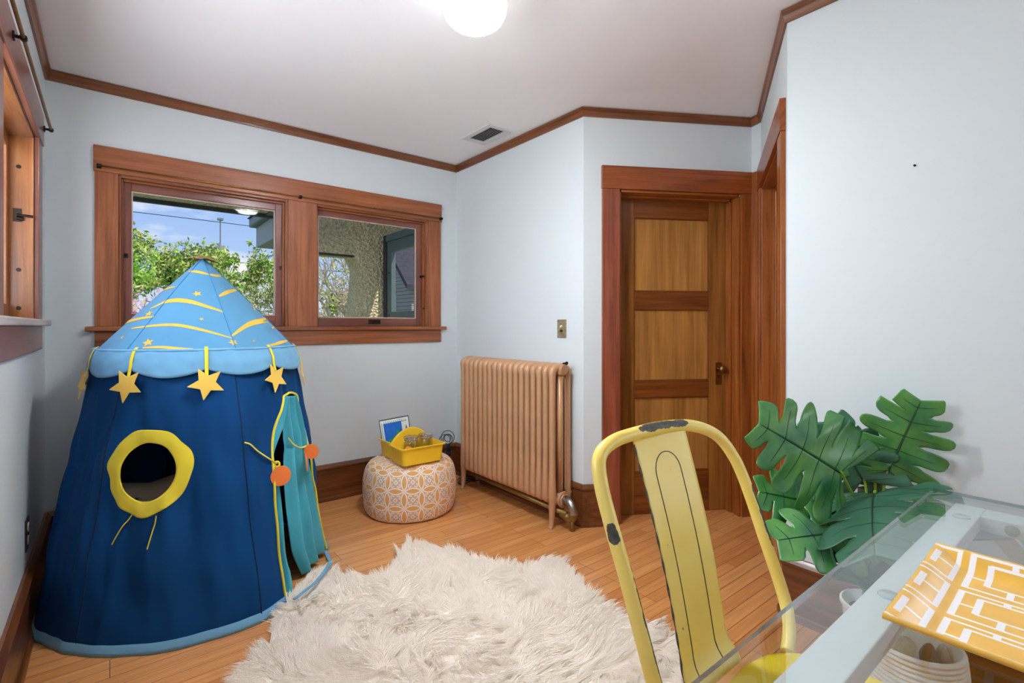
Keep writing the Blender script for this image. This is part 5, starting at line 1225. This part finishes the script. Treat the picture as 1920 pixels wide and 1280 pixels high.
# --- trees
def tree(name, label, x, y, H0, seed, spread, barkc, leafcols, nleaf, lsz, levels=5, z0=-.8, trunk=.12, lean=(0, 0), group=None, lo=.25):
    rt_ = random.Random(seed); t_ = thing(name, label, 'tree', (x, y, z0), group)
    g = MB(); tips = []
    def grow(p, d, L, r_, lv):
        n = 4; pts = [p]; q = p.copy(); dd = d.copy()
        for i in range(n):
            dd = (dd + Vector((rt_.gauss(0, .10), rt_.gauss(0, .10), rt_.gauss(.03, .07)))).normalized(); q = q + dd * L / n; pts.append(q.copy())
        g.tube(pts, [r_ * (1 - .4 * i / n) for i in range(n + 1)], 5 if lv > 1 else 4, caps=False)
        if lv <= 2: tips.extend(pts[1:])
        if lv == 0: return
        for k in range(rt_.choice((2, 3, 3))):
            a = rt_.uniform(0, 2 * PI); s_ = rt_.uniform(.35, .85) * spread
            o_ = dd.orthogonal().normalized(); o_.rotate(Matrix.Rotation(a, 3, dd)); nd_ = (dd + o_ * s_).normalized()
            grow(pts[rt_.choice((2, 3, 4, 4))] if k else pts[-1], nd_, L * rt_.uniform(.62, .85), r_ * .58, lv - 1)
    grow(Vector((x, y, z0)), Vector((lean[0], lean[1], 1)).normalized(), H0 * lo, trunk, levels)
    g.build('branches', plain(name + '_bark_%d' % seed, barkc, .9), t_)
    if nleaf:
        g = MB()
        for _ in range(nleaf):
            c_ = rt_.choice(tips) + Vector((rt_.gauss(0, .09), rt_.gauss(0, .09), rt_.gauss(0, .09)))
            a = Vector((rt_.gauss(0, 1), rt_.gauss(0, 1), rt_.gauss(0, 1))).normalized(); b_ = a.orthogonal().normalized(); s_ = lsz * rt_.uniform(.6, 1.3)
            b_.rotate(Matrix.Rotation(rt_.uniform(0, 6), 3, a)); w = a.cross(b_)
            g.add([c_ - b_ * s_, c_ + w * s_ * .42, c_ + b_ * s_, c_ - w * s_ * .42], [(0, 1, 2, 3)], None, rt_.randrange(len(leafcols)))
        mats = [plain('leaf_%d_%d' % (seed, i), c_, .7) for i, c_ in enumerate(leafcols)]
        o = g.build('foliage', mats, t_, weld=False); o['kind'] = 'stuff'
    return t_
GREEN = [(150, 196, 60), (118, 172, 52), (186, 214, 96)]
PALE = [(176, 184, 92), (200, 196, 120), (150, 168, 84)]
tree('leafy_tree', 'bright green leafy tree at the left edge of the left window', .0, 11.2, 4.4, 11, 1.0, (84, 72, 60), GREEN, 5200, .046, 5, trunk=.07)
tree('leafy_tree', 'dark-branched green tree in the middle of the left window', 1.45, 13.6, 5.2, 5, .85, (66, 58, 52), GREEN + PALE + PALE, 5000, .055, 6, trunk=.13)
tree('leafy_tree', 'yellow-green budding tree right of the utility pole', 3.5, 15.4, 5.6, 23, 1.0, (112, 98, 84), PALE, 3600, .05, 6, trunk=.12)
tree('blossom_tree', 'pink blossoming shrub low at the left of the left window', .10, 8.4, 3.35, 33, .75, (96, 72, 72), [(222, 150, 178), (206, 128, 160), (232, 186, 200)], 6000, .034, 5, trunk=.06)
tree('bare_tree', 'pale-barked bare tree in the opening of the stucco porch', 4.3, 11.6, 4.6, 17, .8, (188, 170, 150), PALE + [(214, 176, 130)], 900, .05, 6, trunk=.12)
tree('leafy_tree', 'hazy yellow-green tree behind the bare tree', 8.2, 20.0, 5.4, 41, 1.2, (130, 112, 92), PALE, 4500, .085, 5)
tree('leafy_tree', 'pale green tree low behind the tent tip in the left window', 2.9, 21.0, 7.0, 47, 1.2, (120, 104, 84), PALE + GREEN, 4600, .09, 5)
tree('leafy_tree', 'broad green tree far back at the left', .5, 20.0, 7.2, 53, 1.2, (100, 84, 70), GREEN + PALE + PALE, 4600, .09, 5)
up_ = thing('utility_pole', 'grey utility pole with a thin mast above the tent tip', 'utility pole', (4.25, 28.0, -.8))
MB().tube([(4.26, 28, -.8), (4.26, 28, 5.1)], .15, 10).build('pole', plain('grey_pole', (136, 132, 130), .8), up_, smooth=True)
MB().tube([(4.21, 28, 5.0), (4.21, 28, 6.42)], .03, 6).build('mast', plain('grey_mast', (120, 122, 128), .6), up_); MB().box(4.09, 27.9, 6.34, 4.33, 28.1, 6.44).build('cross_head', MATS['grey_mast'], up_)
MB().box(4.36, 27.8, 4.2, 4.60, 28.2, 4.75).build('transformer', MATS['grey_pole'], up_, bevel=.03)
g = MB()
for dz in (0, -1.9): g.tube(smooth_path([(-24, 28.7, 7.2 + dz), (-10, 28.5, 6.5 + dz), (4.2, 28.3, 6.3 + dz), (18, 27.4, 6.0 + dz), (35, 26, 6.6 + dz)], 6), .016, 4)
tag(g.build('power_line', plain('black_wire', (40, 44, 50), .6)), 'thin dark power lines crossing the sky outside', 'power line')
# --- neighbour house seen through the porch sash
nh = thing('neighbour_house', 'grey lap-sided neighbour house with dark roof seen through the porch sash', 'house', (8.5, 14.5, -.8))
m, t, b = new_mat('grey_lap_siding'); c = N(t, 'ShaderNodeTexCoord'); sp = N(t, 'ShaderNodeSeparateXYZ'); t.links.new(c.outputs['Object'], sp.inputs[0]); mu = N(t, 'ShaderNodeMath', operation='MULTIPLY'); mu.inputs[1].default_value = 9; t.links.new(sp.outputs['Z'], mu.inputs[0]); fr2 = N(t, 'ShaderNodeMath', operation='FRACT'); t.links.new(mu.outputs[0], fr2.inputs[0]); lt = N(t, 'ShaderNodeMath', operation='LESS_THAN'); lt.inputs[1].default_value = .16; t.links.new(fr2.outputs[0], lt.inputs[0]); mx = N(t, 'ShaderNodeMix', data_type='RGBA'); t.links.new(lt.outputs[0], mx.inputs[0]); mx.inputs[6].default_value = rgba((156, 150, 150)); mx.inputs[7].default_value = rgba((96, 92, 94)); t.links.new(mx.outputs[2], b.inputs['Base Color']); sock(b, 'Roughness', .8)
MB().box(6.8, 13.1, -.8, 10.4, 15.9, 2.3).build('wall', m, nh)
g = MB(); g.prism([(12.8, 2.2), (14.5, 3.8), (16.2, 2.2), (16.2, 2.35), (14.5, 3.98), (12.8, 2.35)], lambda y, z: (6.5, y, z), lambda y, z: (10.7, y, z)); g.build('roof', M_SHING, nh)
g = MB(); g.prism([(13.1, 2.3), (15.9, 2.3), (14.5, 3.7)], lambda y, z: (6.81, y, z), lambda y, z: (6.95, y, z)); g.build('gable', m, nh)
wf = MB().box(6.74, 14.1, .9, 6.8, 15.0, 2.1).build('window_frame', M_WHITE, nh); MB().box(6.73, 14.17, .97, 6.75, 14.93, 2.03).build('pane', plain('dark_pane', (60, 66, 74), .1), wf)
